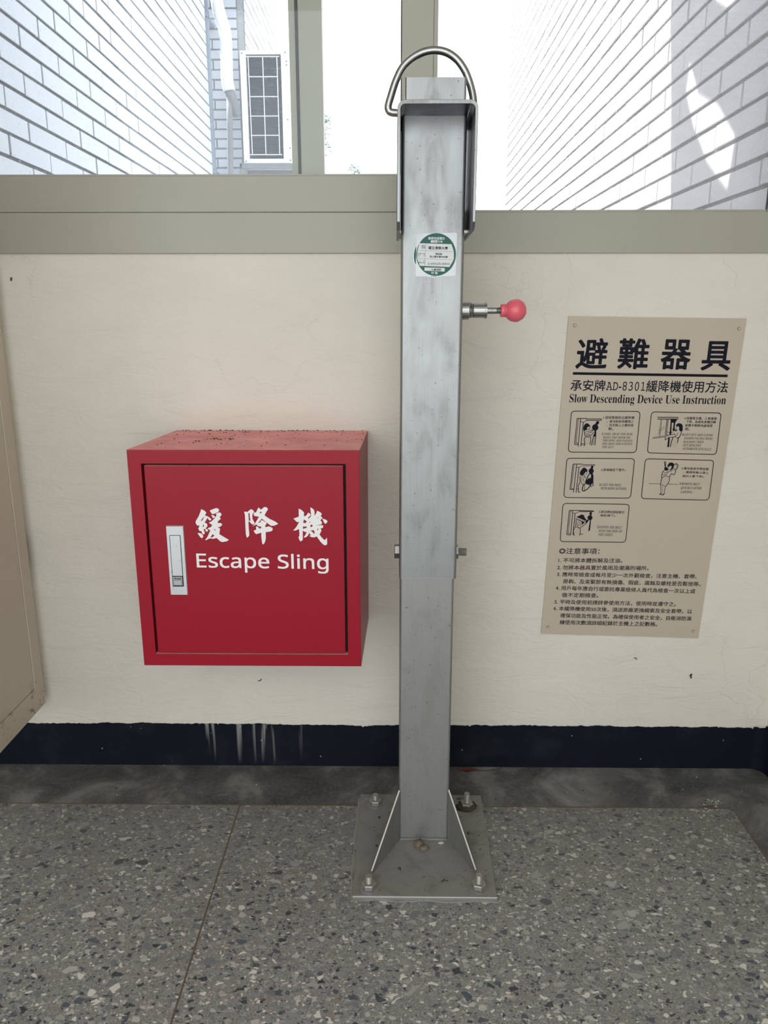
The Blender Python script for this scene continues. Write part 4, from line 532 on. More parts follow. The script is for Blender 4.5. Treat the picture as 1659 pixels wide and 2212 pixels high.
STICKER_TEXT=[('檢修完成標示', 'W', 0.05798, 1.1761, 0.08555, 1.1757, 0.00447), ('年度', 'W', 0.07426, 1.17145, 0.08215, 1.17122, 0.00331), ('115', 'k', 0.0661, 1.17156, 0.07145, 1.1714, 0.00277), ('場所', 'k', 0.04664, 1.16474, 0.05352, 1.16463, 0.00268), ('名稱', 'k', 0.04667, 1.16195, 0.05355, 1.16184, 0.00246), ('國立清華大學', 'K2', 0.05865, 1.16076, 0.0911, 1.15977, 0.00493), ('檢修人員', 'k', 0.04124, 1.15257, 0.05283, 1.15229, 0.00258), ('姓\u3000\u3000名', 'k', 0.04128, 1.14934, 0.05259, 1.14906, 0.00248), ('陳俊雄', 'K2', 0.07053, 1.15184, 0.08138, 1.15156, 0.00301), ('消士證字第0090號', 'K2', 0.06065, 1.14744, 0.09109, 1.14676, 0.00334), ('下\u3000\u3000次', 'k', 0.0425, 1.14152, 0.05241, 1.14129, 0.00227), ('檢查日期', 'k', 0.04225, 1.13838, 0.05245, 1.13805, 0.00238), ('自114年09月26日至115年09月25日', 'k', 0.05816, 1.13556, 0.095, 1.13521, 0.00411), ('九春消防', 'K2', 0.06397, 1.12623, 0.08044, 1.12589, 0.00358), ('印 製', 'W', 0.06388, 1.12079, 0.07457, 1.12035, 0.00402)]
STICKER_GEO={'r1':[(0.0433,1.17052),(0.09711,1.16886),(0.10132,1.15708),(0.1016,1.14417),(0.0945,1.13228),(0.04428,1.13422),(0.03962,1.14584),(0.04005,1.15821)],'yr':[(0.06238,1.17503),(0.07352,1.17529),(0.07342,1.17102),(0.06227,1.17135)],'nm':[(0.05237,1.13166),(0.08688,1.13055),(0.08631,1.12497),(0.05221,1.12624)],'l1':[(0.04117,1.15885),(0.10133,1.15665)],'l2':[(0.0399,1.14611),(0.10133,1.14374)],'l3':[(0.05457,1.16997),(0.05387,1.15927),(0.05348,1.14582),(0.05251,1.13394)]}
# ------------------------------------------------------------ steel post
PX = .0650
post = empty('escape_post', (PX, -.27, 0), label='tall square steel anchor post bolted to the terrazzo floor below the window', cat='post')
bm = bmesh.new()
hollow(bm, rrect(.0140, .1152, -.2688, -.1690, .005), rrect(.0170, .1122, -.2658, -.1720, .003), .010, .62)
from_bm('lower_tube', bm, M['steel_low'], post)
bm = bmesh.new()
hollow(bm, rrect(.0175, .1165, -.2690, -.1700, .004), rrect(.0200, .1140, -.2665, -.1725, .003), 1.10, 1.4232)
from_bm('inner_tube', bm, M['steel'], post)
bm = bmesh.new()
hollow(bm, rrect(.0125, .1188, -.2712, -.1655, .0055), rrect(.0150, .1162, -.2692, -.1690, .0035), .5765, 1.374)
# clip the lower front corners of the sleeve
from_bm('sleeve', bm, M['steel'], post)
bm = bmesh.new()     # weld bead of the sleeve's lower rim
hollow(bm, rrect(.0121, .1192, -.2716, -.1651, .0056), rrect(.0150, .1162, -.2692, -.1690, .0035), .5752, .5768)
from_bm('sleeve_rim', bm, M['steel_dark'], post)
# inverted U strap
def usec(x0, x1, zt, zb, r, n=6):
    out = [(x0, zb)]
    for k in range(n+1):
        a = pi - pi/2*k/n; out.append((x0+r+r*cos(a), zt-r+r*sin(a)))
    for k in range(n+1):
        a = pi/2 - pi/2*k/n; out.append((x1-r+r*cos(a), zt-r+r*sin(a)))
    out.append((x1, zb)); return out
o_ = usec(.0050, .1290, 1.3720, 1.1905, .012); i_ = usec(.0102, .1244, 1.3660, 1.1905, .007)
bm = bmesh.new(); YF, YBk = -.3445, -.175
n = len(o_)
def ring_(y, zlow):
    return [[bm.verts.new((x, y, (zlow if k in (0, n-1) else z))) for k, (x, z) in enumerate(q)] for q in (o_, i_)]
A = ring_(YF, 1.1960); Bm = ring_(YF+.014, 1.1850); Cc = ring_(YBk, 1.1830)
for P, Q in ((A, Bm), (Bm, Cc)):
    for k in range(n-1):
        bm.faces.new((P[0][k], P[0][k+1], Q[0][k+1], Q[0][k])); bm.faces.new((P[1][k], Q[1][k], Q[1][k+1], P[1][k+1]))
    for k in (0, n-1): bm.faces.new((P[0][k], Q[0][k], Q[1][k], P[1][k]))
for P in (A, Cc):
    for k in range(n-1): bm.faces.new((P[0][k], P[1][k], P[1][k+1], P[0][k+1]))
bmesh.ops.recalc_face_normals(bm, faces=bm.faces)
es = [e for e in bm.edges if all(abs(v.co.y-YF) < 1e-5 for v in e.verts)]
bmesh.ops.bevel(bm, geom=es, offset=.0007, segments=2, profile=.5, affect='EDGES')
bm.normal_update()
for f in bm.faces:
    if f.normal.y < -.6: f.material_index = 1  # front faces take the lighter plain steel, without the painted shade
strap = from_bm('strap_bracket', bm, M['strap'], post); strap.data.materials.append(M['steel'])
for a, b in ((.0050, .0135), (.1180, .1292)):
    bm = bmesh.new(); box(bm, a, b, -.268, -.170, 1.186, 1.192, .002); from_bm('weld_seam', bm, M['steel_dark'], post)
# lifting ring
RP = [(.0180, 1.3790), (.0052, 1.3795), (-.0035, 1.3802), (-.0085, 1.3830), (-.0098, 1.3904), (-.0052, 1.4055), (.0024, 1.4270), (.0134, 1.4474), (.0286, 1.4611), (.0470, 1.4699), (.0667, 1.4729), (.0854, 1.4697), (.1020, 1.4598), (.1143, 1.4455), (.1224, 1.4301), (.1285, 1.4122), (.1312, 1.4000), (.1318, 1.3880), (.1290, 1.3815), (.1200, 1.3800)]
bm = bmesh.new(); tube(bm, smooth_path([(x, -.232, z) for x, z in RP], 5), .0062, 18)
from_bm('lifting_ring', bm, M['chrome'], post, True)
# locking pin
bm = bmesh.new(); lathe(bm, [(0, .0150), (.002, .0158), (.0150, .0158), (.0165, .0145), (.0175, .0122)], (.1185, -.220, 1.0612), 'X'); from_bm('pin_collar', bm, M['chrome'], post)
bm = bmesh.new(); lathe(bm, [(0, .0118), (.0025, .0134), (.0045, .0118), (.0065, .0128), (.0265, .0128), (.0268, .0140), (.0300, .0140), (.0302, .0085)], (.1355, -.220, 1.0612), 'X'); from_bm('pin_housing', bm, M['chrome'], post)
bm = bmesh.new(); pr = [(0, .0058), (.0175, .0058)]
for k in range(5): pr += [(.0180+k*.0016, .0049), (.0188+k*.0016, .0058)]
lathe(bm, pr, (.1655, -.220, 1.0612), 'X', 20); from_bm('pin_shaft', bm, M['chrome'], post)
kr = .0198; kc = .0262
pr = [(0, .0102), (.0008, .0112), (.0085, .0112), (.0092, .0095)]
for k in range(1, 17):
    a = radians(150 - k*150/16); t = kc+kr*cos(a - 0) * -1
    pr.append((kc - kr*cos(radians(30+k*150/16)), max(kr*sin(radians(30+k*150/16)), 0) + (.0006 if k in (7, 8) else 0)))
bm = bmesh.new(); lathe(bm, pr, (.1905, -.220, 1.0612), 'X', 32); from_bm('knob', bm, M['pinkball'], post, True)
# through bolt
def hexa(bm, c, r, h, axis='Z', rot=0):
    lathe(bm, [(0, r*.93), (h*.12, r), (h*.86, r), (h, r*.90)], c, axis, 6)
bm = bmesh.new(); hexa(bm, (.0030, -.220, .6128), .0140, .0105, 'X'); from_bm('bolt_head', bm, M['chrome'], post)
bm = bmesh.new(); hexa(bm, (.1165, -.220, .6120), .0140, .0095, 'X'); from_bm('nut', bm, M['chrome'], post)
bm = bmesh.new(); pr = []
for k in range(8): pr += [(k*.0021, .0068), (k*.0021+.0010, .0080)]
lathe(bm, pr, (.1255, -.220, .6120), 'X', 20); from_bm('threaded_end', bm, M['bolt'], post)
# base plate
bm = bmesh.new()
vsb = [(-.0708, -.1168), (.1990, -.1180), (.1952, -.4318), (-.0728, -.4305)]
a = [bm.verts.new((x, y, 0.001)) for x, y in vsb]; b = [bm.verts.new((x, y, .010)) for x, y in vsb]
bm.faces.new(a); bm.faces.new(b[::-1])
for i in range(4): bm.faces.new((a[i], a[(i+1) % 4], b[(i+1) % 4], b[i]))
bmesh.ops.recalc_face_normals(bm, faces=bm.faces)
bmesh.ops.bevel(bm, geom=list(bm.edges), offset=.0008, segments=1, affect='EDGES')
from_bm('base_plate', bm, M['plate'], post)
bm = bmesh.new(); box(bm, -.0727, .1951, -.4322, -.4314, .0082, .0098); from_bm('plate_edge', bm, M['edge'], post)
r_ = random.Random(12); gp = []
for i in range(4):
    a = Vector(vsb[i]); b = Vector(vsb[(i+1) % 4]); c = Vector((.063, -.274))
    for k in range(26):
        p = a.lerp(b, k/26); o = (.0075 if i == 3 else .0035)+r_.uniform(-.0009, .0012)+.0018*sin(k*.7+i); gp.append(p+(p-c).normalized()*o)
bm = bmesh.new(); a = [bm.verts.new((p.x, p.y, .0003)) for p in gp]; b = [bm.verts.new((p.x*.985+.063*.015, p.y*.985-.274*.015, .0014)) for p in gp]
bm.faces.new(b)
for i in range(len(gp)): bm.faces.new((a[i], a[(i+1) % len(gp)], b[(i+1) % len(gp)], b[i]))
bmesh.ops.recalc_face_normals(bm, faces=bm.faces); from_bm('grout_bed', bm, M['grout'], post)
def gusset(x0, x1, y1, zt):
    p0 = Vector((x0, -.2700, .010)); p1 = Vector((x1, y1, .010)); p2 = Vector((x0, -.2700, zt)); p3 = Vector((x1, y1, .016))
    nrm = (p1-p0).cross(p2-p0).normalized()*.0013
    vs = [q+s*nrm for s in (1, -1) for q in (p0, p1, p3, p2)]
    o = from_py('gusset', vs, [(0, 1, 2, 3), (7, 6, 5, 4), (0, 4, 5, 1), (1, 5, 6, 2), (3, 7, 4, 0)], M['steel_low'], post)
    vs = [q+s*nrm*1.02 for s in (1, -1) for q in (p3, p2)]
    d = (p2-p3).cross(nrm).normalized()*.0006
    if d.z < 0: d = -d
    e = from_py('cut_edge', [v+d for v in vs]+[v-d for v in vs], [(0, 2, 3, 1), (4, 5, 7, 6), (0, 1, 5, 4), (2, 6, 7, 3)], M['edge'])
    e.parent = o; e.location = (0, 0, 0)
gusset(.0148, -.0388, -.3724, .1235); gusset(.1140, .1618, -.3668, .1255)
bm = bmesh.new(); box(bm, .016, .113, -.2740, -.2680, .0095, .0135, .002); from_bm('weld_seam', bm, M['plate'], post)
def anchor(x, y, h, dirty=False):
    e = bpy.data.objects.new('anchor_bolt', None); COL.objects.link(e); e.parent = post; e.location = Vector((x, y, .010))-Vector(post.location)
    bm = bmesh.new(); lathe(bm, [(0, .0165), (.0018, .0165), (.0020, .0160)], (0, 0, -.0003), 'Z', 24)
    o = from_bm('washer', bm, M['plate']); o.parent = e
    bm = bmesh.new(); hexa(bm, (0, 0, .0018), .0140, .0105, 'Z'); bmesh.ops.rotate(bm, verts=bm.verts, cent=(0, 0, 0), matrix=Matrix.Rotation(.35+x*9, 3, 'Z'))
    o = from_bm('nut', bm, M['bolt']); o.parent = e
    bm = bmesh.new(); pr = []
    k = 0
    while .012+k*.0019 < h: pr += [(.0115+k*.0019, .0054), (.0124+k*.0019, .0063)]; k += 1
    pr += [(h, .0055)]; lathe(bm, pr, (0, 0, 0), 'Z', 18)
    o = from_bm('stud', bm, M['bolt']); o.parent = e
    if dirty:
        bm = bmesh.new(); bmesh.ops.create_icosphere(bm, subdivisions=3, radius=1)
        r = random.Random(4)
        for v in bm.verts:
            k = 1+r.uniform(-.16, .16); v.co = Vector((v.co.x*.022*k, v.co.y*.019*k, max(v.co.z, -.05)*.011*k))
        o = from_bm('dirt_cake', bm, M['dirt'], smooth=True); o.parent = e
anchor(-.043, -.4102, .0265); anchor(.1633, -.4078, .0290); anchor(-.0366, -.1537, .0235); anchor(.1634, -.1613, .033, True)

# inspection sticker on the post (older one peeking out behind)
def disc(cx, cz, rx, rz, n=48): return [(cx+rx*cos(2*pi*k/n), cz+rz*sin(2*pi*k/n)) for k in range(n)]
ink = Ink(-.27130); ink.fill(disc(.0678, .1503+1.0, .0352, .0352)); ink.build('old_sticker', M['stk_white'], post)
ink = Ink(-.27135); ink.fill(disc(.0678, 1.1503, .0338, .0338)); ink.build('old_sticker_ring', M['stk_green'], post)
sx0, sx1, sz0, sz1 = .0378, .1058, 1.1172, 1.1866
sq = [(x-.0006*(z-1.15)/.035*-1, z+.0004*(x-.07)/.03) for x, z in rrect(sx0, sx1, sz0, sz1, .0025, 4)]
bm = bmesh.new(); prism_xz(bm, sq, -.27165, -.27120); bmesh.ops.recalc_face_normals(bm, faces=bm.faces)
stk = from_bm('inspection_sticker', bm, M['stk_white'], post, label='white square inspection sticker with a green ring')
def subink(ink, name, mat, parent):
    o = ink.build(name, mat, None); o.parent = parent; o.location = (0, 0, 0); return o
ink = Ink(-.27175); ink.fill(disc(.0716, 1.1521, .0335, .0343)); subink(ink, 'green_disc', M['stk_green'], stk)
ink = Ink(-.27185); ink.fill(STICKER_GEO['r1']); ink.fill(STICKER_GEO['yr']); ink.fill(STICKER_GEO['nm']); subink(ink, 'white_field', M['stk_inner'], stk)
ink = Ink(-.27195)
for k in ('l1', 'l2', 'l3'): ink.line(STICKER_GEO[k], .00028)
for r in STICKER_TEXT:
    if r[1] != 'W': ink.text(r)
subink(ink, 'printed_text', M['ink'], stk)
W_ = [r for r in STICKER_TEXT if r[1] == 'W']
for q in (W_[:2], W_[2:]):
    ink = Ink(-.27195)
    for r in q: ink.text(r)
    subink(ink, 'white_text', M['stk_white'], stk)

# ------------------------------------------------------------ red cabinet
cab = empty('escape_sling_cabinet', (-.27, -.12, .385), label='red steel escape sling cabinet with white lettering hung on the wall', cat='cabinet')
FX0, FX1, FZ0, FZ1 = -.4888, -.0613, .3853, .8145
OX0, OX1, OZ0, OZ1 = -.4638, -.0867, .4105, .7890
fr = [(FX0, FZ0), (FX1, FZ0), (FX1, FZ1), (FX0, FZ1)]; bk = [(-.4655, .3862), (-.0545, .3862), (-.0545, .8145), (-.4655, .8145)]
op = [(OX0, OZ0), (OX1, OZ0), (OX1, OZ1), (OX0, OZ1)]
bm = bmesh.new()
def ringv(q, y): return [bm.verts.new((x, y, z)) for x, z in q]
F = ringv(fr, -.250); K = ringv(bk, -.0005); O1 = ringv(op, -.250); O2 = ringv(op, -.236)
for i in range(4):
    j = (i+1) % 4
    bm.faces.new((F[i], K[i], K[j], F[j])); bm.faces.new((F[i], F[j], O1[j], O1[i])); bm.faces.new((O1[i], O1[j], O2[j], O2[i]))
bm.faces.new(K); bm.faces.new(O2)
bmesh.ops.recalc_face_normals(bm, faces=bm.faces)
es = [e for e in bm.edges if all(v in F for v in e.verts)]
bmesh.ops.bevel(bm, geom=es, offset=.0012, segments=2, affect='EDGES')
from_bm('body', bm, M['red'], cab)
bm = bmesh.new(); box(bm, OX0+.0003, OX1-.0003, -.2375, -.2362, OZ0+.0003, OZ1-.0003); from_bm('dark_recess', bm, M['dark'], cab)
dv = [(-.4590, .4126), (-.0915, .4126), (-.0915, .7848), (-.4590, .7848)]
bm = bmesh.new(); box(bm, -.4592, -.0917, -.2492, -.2378, .4128, .7848, .0012)
cdoor = from_bm('cabinet_door', bm, M['red'], cab)
def csub(bm, name, mat, **k):
    o = from_bm(name, bm, mat, **k); o.parent = cdoor; o.location = (0, 0, 0); return o
bm = bmesh.new(); hp = rrect(-.4262, -.3922, .5325, .6715, .0008, 2)
a = ringv(hp, -.2485); b = ringv([((x+.4092)*.93-.4092, (z-.602)*.975+.602) for x, z in hp], -.2522)
for i in range(len(a)): bm.faces.new((a[i], a[(i+1) % len(a)], b[(i+1) % len(a)], b[i]))
bm.faces.new(b); bmesh.ops.recalc_face_normals(bm, faces=bm.faces); csub(bm, 'handle_plate', M['zinc'])
bm = bmesh.new(); box(bm, -.4201, -.3991, -.2525, -.2519, .5508, .6528); csub(bm, 'handle_gap', M['dark'])
bm = bmesh.new(); box(bm, -.4192, -.4001, -.2533, -.2515, .5722, .6518, .0006); csub(bm, 'lever', M['zinc'])
bm = bmesh.new(); box(bm, -.4189, -.4006, -.2545, -.2515, .5532, .5708, .0008); csub(bm, 'push_button', M['steel_dark'])
bm = bmesh.new()
for z in (.5562, .5586, .5610): box(bm, -.4165, -.4035, -.2551, -.2544, z, z+.0012)
csub(bm, 'button_rib', M['zinc'])
ink = Ink(-.25475); ink.text(BOX_TEXT[1]); o = ink.build('button_lettering', M['dark'], None); o.parent = cdoor; o.location = (0, 0, 0)
ink = Ink(-.24955)
for a, b in ((0, 7), (7, 10), (10, 12)):
    ink = Ink(-.24955)
    for i, q in enumerate(BOX_BRUSH[a:b]):
        ink.y = -.24955-i*.00002; ink.fill(*q)
    o = ink.build('brush_character', M['white_ink'], None); o.parent = cdoor; o.location = (0, 0, 0)
ink = Ink(-.24955); ink.text(BOX_TEXT[0], .0); o = ink.build('lettering', M['white_ink'], None); o.parent = cdoor; o.location = (0, 0, 0)

# ------------------------------------------------------------ instruction sign
sign = empty('instruction_sign', (.53, 0, .35), label='tan instruction plate with black lettering and five small drawings on the wall', cat='sign')
sc_ = [(.3596, 1.0518), (.7238, 1.0472), (.6955, .3418), (.3378, .3510)]
rr_ = random.Random(3); ed = []
for i in range(4):
    a = Vector(sc_[i]); b = Vector(sc_[(i+1) % 4]); n = 24
    for k in range(n):
        p = a.lerp(b, k/n)
        if 0 < k < n and rr_.random() < .14: p += Vector((rr_.uniform(-1, 1), rr_.uniform(-1, 1)))*.0006
        ed.append((p.x, p.y))
bm = bmesh.new(); prism_xz(bm, ed, -.0036, -.0002); bmesh.ops.recalc_face_normals(bm, faces=bm.faces)
from_bm('panel', bm, M['sign'], sign)
LE = .031
ink = Ink(-.0039)
for r in SIGN_TEXT[:4]: ink.text(r, LE)
ink.fill(SIGN_FILLS[-1]); ink.build('title_lettering', M['ink'], sign)
ink = Ink(-.0039)
for r in SIGN_TEXT[4:8]: ink.text(r, LE)
ink.build('subtitle_lettering', M['ink'], sign)
ink = Ink(-.0039)
for r in SIGN_TEXT[8:]: ink.text(r, LE)
ink.build('small_lettering', M['greyink'], sign)
ink = Ink(-.0040)
for p, wd in SIGN_LINES: ink.line(p, wd)
for q in SIGN_FILLS[:-1]: ink.fill(q)
ink.build('line_drawing', M['ink'], sign)
for x, z in ((.3736, 1.0334), (.7108, 1.0269), (.3533, .3670), (.6829, .3585)):
    bm = bmesh.new(); lathe(bm, [(-.0008, .0030), (.0004, .0026)], (x, -.0040, z), 'Y', 14); from_bm('screw', bm, M['sign'], sign)
    bm = bmesh.new(); lathe(bm, [(-.0004, .0036), (0, .0036)], (x, -.0037, z), 'Y', 14); from_bm('screw_hole', bm, M['greyink'], sign)

# ------------------------------------------------------------ small litter
def blob(bm, x, y, z, sx, sy, sz, r, sub=1):
    q = bmesh.ops.create_icosphere(bm, subdivisions=sub, radius=1)['verts']
    a = r.uniform(0, pi)
    for v in q:
        k = 1+r.uniform(-.3, .3); c = Vector((v.co.x*sx*k, v.co.y*sy*k, v.co.z*sz*k)); c.rotate(Matrix.Rotation(a, 3, 'Z'))
        v.co = c+Vector((x, y, z+sz*.6))
r = random.Random(11)
bm = bmesh.new(); ZT = .8149
for x, y, s in ((-.3786, -.1537, .006), (-.349, -.124, .0075), (-.326, -.1238, .007), (-.3115, -.0286, .006), (-.1755, -.1099, .002), (-.0889, -.1616, .002), (-.248, -.0478, .0025), (-.1589, -.2118, .0016), (-.38, -.06, .003), (-.27, -.10, .003), (-.33, -.17, .0025)):
    for k in range(5 if s > .004 else 1): blob(bm, x+r.uniform(-s, s)*1.3, y+r.uniform(-s, s), ZT, s*.34, s*.22, s*.12, r)
for k in range(110):
    x = -.45+.39*r.random()**1.3 if k % 2 else r.uniform(-.45, -.07); y = -r.random()**2*.22-.004; s = r.uniform(.0006, .0018); blob(bm, x, y, ZT, s, s, s*.5, r)
for k in range(46):
    x = r.choice((r.gauss(-.40, .02), r.gauss(-.33, .02), r.uniform(-.45, -.06), r.gauss(-.24, .02))); x = min(max(x, -.46), -.06); s = r.uniform(.0008, .0026); blob(bm, x, -.004-r.random()*.004, ZT, s, s*.6, s*.45, r)
tag(from_bm('crumbs', bm, M['dirt']), label='dark dirt crumbs scattered on the dusty top of the red cabinet', cat='debris', kind='stuff')
bm = bmesh.new(); blob(bm, -.2855, -.1863, ZT, .0045, .0022, .0012, r); tag(from_bm('paint_flake', bm, M['chip']), label='pale paint flake lying on top of the red cabinet', cat='debris')
bm = bmesh.new(); blob(bm, .0547, -.2890, .0095, .009, .012, .007, r, 2); blob(bm, .0655, -.3010, .0095, .008, .009, .006, r, 2)
tag(from_bm('mud_lump', bm, M['clay'], smooth=True), label='brown mud lump on the base plate in front of the post', cat='debris')
bm = bmesh.new(); blob(bm, .100, -.2815, .0095, .006, .0035, .0012, r); tag(from_bm('paint_flake', bm, M['chip']), label='pale flake on the base plate beside the right gusset', cat='debris')
# dry leaf with a long stalk behind the post
lf = empty('dry_leaf', (.185, -.017, .006), label='dry red-brown leaf with a long stalk on the floor border behind the post', cat='leaf')
def leaf_bm(bm, c, L, Wd, ang, curl=.003, seg=8):
    rows = []
    for i in range(seg+1):
        t = i/seg; wv = Wd*sin(pi*t)**.8*.5+1e-4
        rows.append([Vector((L*(t-.5), s*wv, curl*(abs(s)*.7+ (t-.5)**2*2))) for s in (-1, 0, 1)])
    R = Matrix.Rotation(ang, 3, 'Z'); V = [[bm.verts.new(Vector(c)+R@p) for p in row] for row in rows]
    for a, b in zip(V, V[1:]):
        for k in range(2): bm.faces.new((a[k], a[k+1], b[k+1], b[k]))
bm = bmesh.new(); leaf_bm(bm, (.180, -.016, .0068), .045, .014, -.1); from_bm('blade', bm, M['leafdry'], lf)
bm = bmesh.new(); tube(bm, smooth_path([(.200, -.018, .0075), (.225, -.020, .009), (.250, -.013, .008), (.262, -.006, .010)], 4), .0006, 6); from_bm('stalk', bm, M['twig'], lf)
bm = bmesh.new(); r = random.Random(21)
for k in range(46):
    x = r.uniform(-.75, .72); y = r.uniform(-.75, -.02)
    if -.10 < x < .22 and -.46 < y < -.09: continue
    z = 0.0 if y < -.15 else .0035
    s = r.uniform(.0010, .0024); blob(bm, x, y, z, s*1.4, s, s*.5, r)
tag(from_bm('leaf_litter', bm, M['dirt']), label='dark bits of leaf litter scattered over the floor and its border', cat='debris', kind='stuff')
bm = bmesh.new()
for k in range(16): blob(bm, r.choice((r.uniform(-.06, .0), r.uniform(.13, .185))), r.uniform(-.42, -.13), .0098, .0018, .0012, .0008, r)
for x, y in ((-.014, -.26), (-.025, -.2), (.155, -.25), (.015, -.36), (.10, -.39), (.15, -.13), (-.03, -.29)):
    for k in range(3): blob(bm, x+r.uniform(-.004, .004), y+r.uniform(-.004, .004), .0098, .0032, .0016, .0011, r)
from_bm('stuck_dirt', bm, M['dirt'], post, kind='stuff')
bm = bmesh.new()
for cx, cy, n, s, sp in ((-.100, -.205, 14, .0028, .006), (.700, -.137, 26, .003, .012), (.725, -.128, 18, .003, .008), (.672, -.176, 4, .0035, .004), (.79, -.12, 10, .0018, .05), (.80, -.25, 12, .0018, .06)):
    for k in range(n):
        x = cx+r.gauss(0, sp); y = cy+r.gauss(0, sp)*.8+(x-cx)*.5
        z = .0008 if y < -.146 and x < .75 else .0042
        q = r.uniform(.4, 1)*s; bm.faces.new([bm.verts.new((x+q*r.uniform(.5, 1.2)*cos(t), y+q*r.uniform(.4, 1)*sin(t), z)) for t in (0, 1.2, 2.4, 3.7, 5)])
bmesh.ops.recalc_face_normals(bm, faces=bm.faces)
tag(from_bm('paint_spatter', bm, M['chip']), label='white paint spatter on the floor near the plate and the right corner', cat='stain', kind='stuff')
bm = bmesh.new()
for x, z, a, b in ((-.7838, 1.1255, .0022, .0045), (.5576, .291, .004, .0012), (.561, .288, .0022, .001), (.6888, .2489, .003, .0045), (.690, .243, .0018, .003), (-.3104, .2289, .004, .0012), (-.306, .232, .0014, .0026)):
    q = bmesh.ops.create_icosphere(bm, subdivisions=1, radius=1)['verts']
    for v in q: v.co = Vector((x+v.co.x*a+v.co.z*a*.4, -.0015+v.co.y*.0012, z+v.co.z*b))
tag(from_bm('wall_specks', bm, M['dirt']), label='tiny dark insect specks stuck on the cream wall', cat='debris', kind='stuff')

# ------------------------------------------------------------ outside
def tiled_wall(name, fn, u0, u1, z0, z1, zl, pz, ul, pu, vis, mat, jz=.0102, ju=.0080, th=.005, back=None, row_ref=0):
    """fn(u, d, z): point on the wall, d = out of the wall"""
    wall = from_bm(name, back, M['mortar'], kind='structure')
    k0 = math.ceil((z0-zl)/pz); k1 = int((z1-zl)/pz)
    tv = [(0, 0), (1, 0), (1, 1), (0, 1)]
    def geo(ua, ub, za, zb, dd):
        c = .0012; V = [fn(ua, 0, za), fn(ub, 0, za), fn(ub, 0, zb), fn(ua, 0, zb)]
        V += [fn(ua, dd-c, za), fn(ub, dd-c, za), fn(ub, dd-c, zb), fn(ua, dd-c, zb)]
        V += [fn(ua+c, dd, za+c), fn(ub-c, dd, za+c), fn(ub-c, dd, zb-c), fn(ua+c, dd, zb-c)]
        Fc = [(8, 9, 10, 11)]
        for i in range(4):
            j = (i+1) % 4; Fc += [(i, j, 4+j, 4+i), (4+i, 4+j, 8+j, 8+i)]
        return V, Fc
    shared = None; sv = []; sf = []; rr = random.Random(hash(name) % 97 if False else len(name)); cnt = 0
    for k in range(k0, k1):
        off = 0 if (k-row_ref) % 2 == 0 else .5
        j0 = math.ceil((u0-ul)/pu-off); j1 = int(math.floor((u1-ul)/pu-off))
        for j in range(j0-1, j1+1):
            a = ul+(j+off)*pu; ua = max(a+ju/2, u0+.002); ub = min(a+pu-ju/2, u1-.002)
            if ub-ua < .02: continue
            za = zl+k*pz+jz/2; zb = za+pz-jz; full = abs((ub-ua)-(pu-ju)) < 1e-6
            um = (ua+ub)/2; zm = (za+zb)/2
            if vis(um, zm) and cnt < 300:
                if full:
                    if shared is None:
                        V, Fc = geo(-(pu-ju)/2, (pu-ju)/2, -(pz-jz)/2, (pz-jz)/2, th)
                        o0 = Vector(fn(0, 0, 0)); V = [Vector(v)-o0 for v in V]
                        shared = bpy.data.meshes.new('tile'); shared.from_pydata([tuple(v) for v in V], [], Fc); shared.materials.append(mat)
                        bmt = bmesh.new(); bmt.from_mesh(shared); bmesh.ops.recalc_face_normals(bmt, faces=bmt.faces)
                        n0 = (Vector(fn(0, 1, 0))-Vector(fn(0, 0, 0))).normalized()
                        bmt.faces.ensure_lookup_table()
                        if bmt.faces[0].normal.dot(n0) < 0:
                            for f in bmt.faces: f.normal_flip()
                        bmt.to_mesh(shared); bmt.free()
                    o = bpy.data.objects.new('tile', shared); COL.objects.link(o); o.parent = wall
                    o.location = Vector(fn(um, rr.uniform(-.0012, .0012), zm+rr.uniform(-.0007, .0007)))
                else:
                    V, Fc = geo(ua, ub, za, zb, th); from_py('tile', V, Fc, mat, wall)
                cnt += 1
            else:
                V, Fc = geo(ua, ub, za, zb, th); b = len(sv); sv += V; sf += [tuple(b+i for i in f) for f in Fc]
    if sv: from_py('tile_field', sv, sf, mat, wall, kind='stuff')
    return wall, cnt
def inview(margin=0.0, ymax=9):
    def f(u, z):
        d = u+1.636; return 1.05+.105*d < z < 1.05+.385*d+margin and u < ymax
    return f
bm = bmesh.new(); box(bm, -1.35, -1.1, .101, 3.37, -3, 3.25)
wl, n1 = tiled_wall('wall_outside_left', lambda u, d, z: (-1.1+d, u, z), .103, 3.36, .9, 3.24, 1.4923, .0643, .868, .271, inview(), M['tile'], back=bm, row_ref=3)
bm = bmesh.new(); box(bm, .79, 1.05, .101, 4.2, -3, 6.5)
wr, n2 = tiled_wall('wall_outside_right', lambda u, d, z: (.79-d, u, z), .103, 4.15, .9, 4.0, 1.3195, .0619, .284, .272, inview(ymax=3.3), M['tile'], back=bm, row_ref=3)
bm = bmesh.new(); box(bm, -1.35, -.955, 3.62, 3.84, -3, 3.2)
wb, n3 = tiled_wall('wall_outside_back', lambda u, d, z: (u, 3.62-d, z), -1.30, -.957, 1.5, 3.15, 1.968, .0560, -1.115, .158, lambda u, z: 1.8 < z < 2.95 and u > -1.2, M['tile2'], back=bm, jz=.010)
bm = bmesh.new(); box(bm, -1.6, -.953, 3.84, 7.2, -3, 4.3)
wf, n4 = tiled_wall('wall_outside_far', lambda u, d, z: (-.953+d, u, z), 3.85, 7.15, 1.5, 4.2, 1.968, .0643, 3.9, .271, lambda u, z: u < 5.2 and 2.4 < z < 3.7, M['tile'], back=bm, jz=.014)
print('TILES', n1, n2, n3, n4)
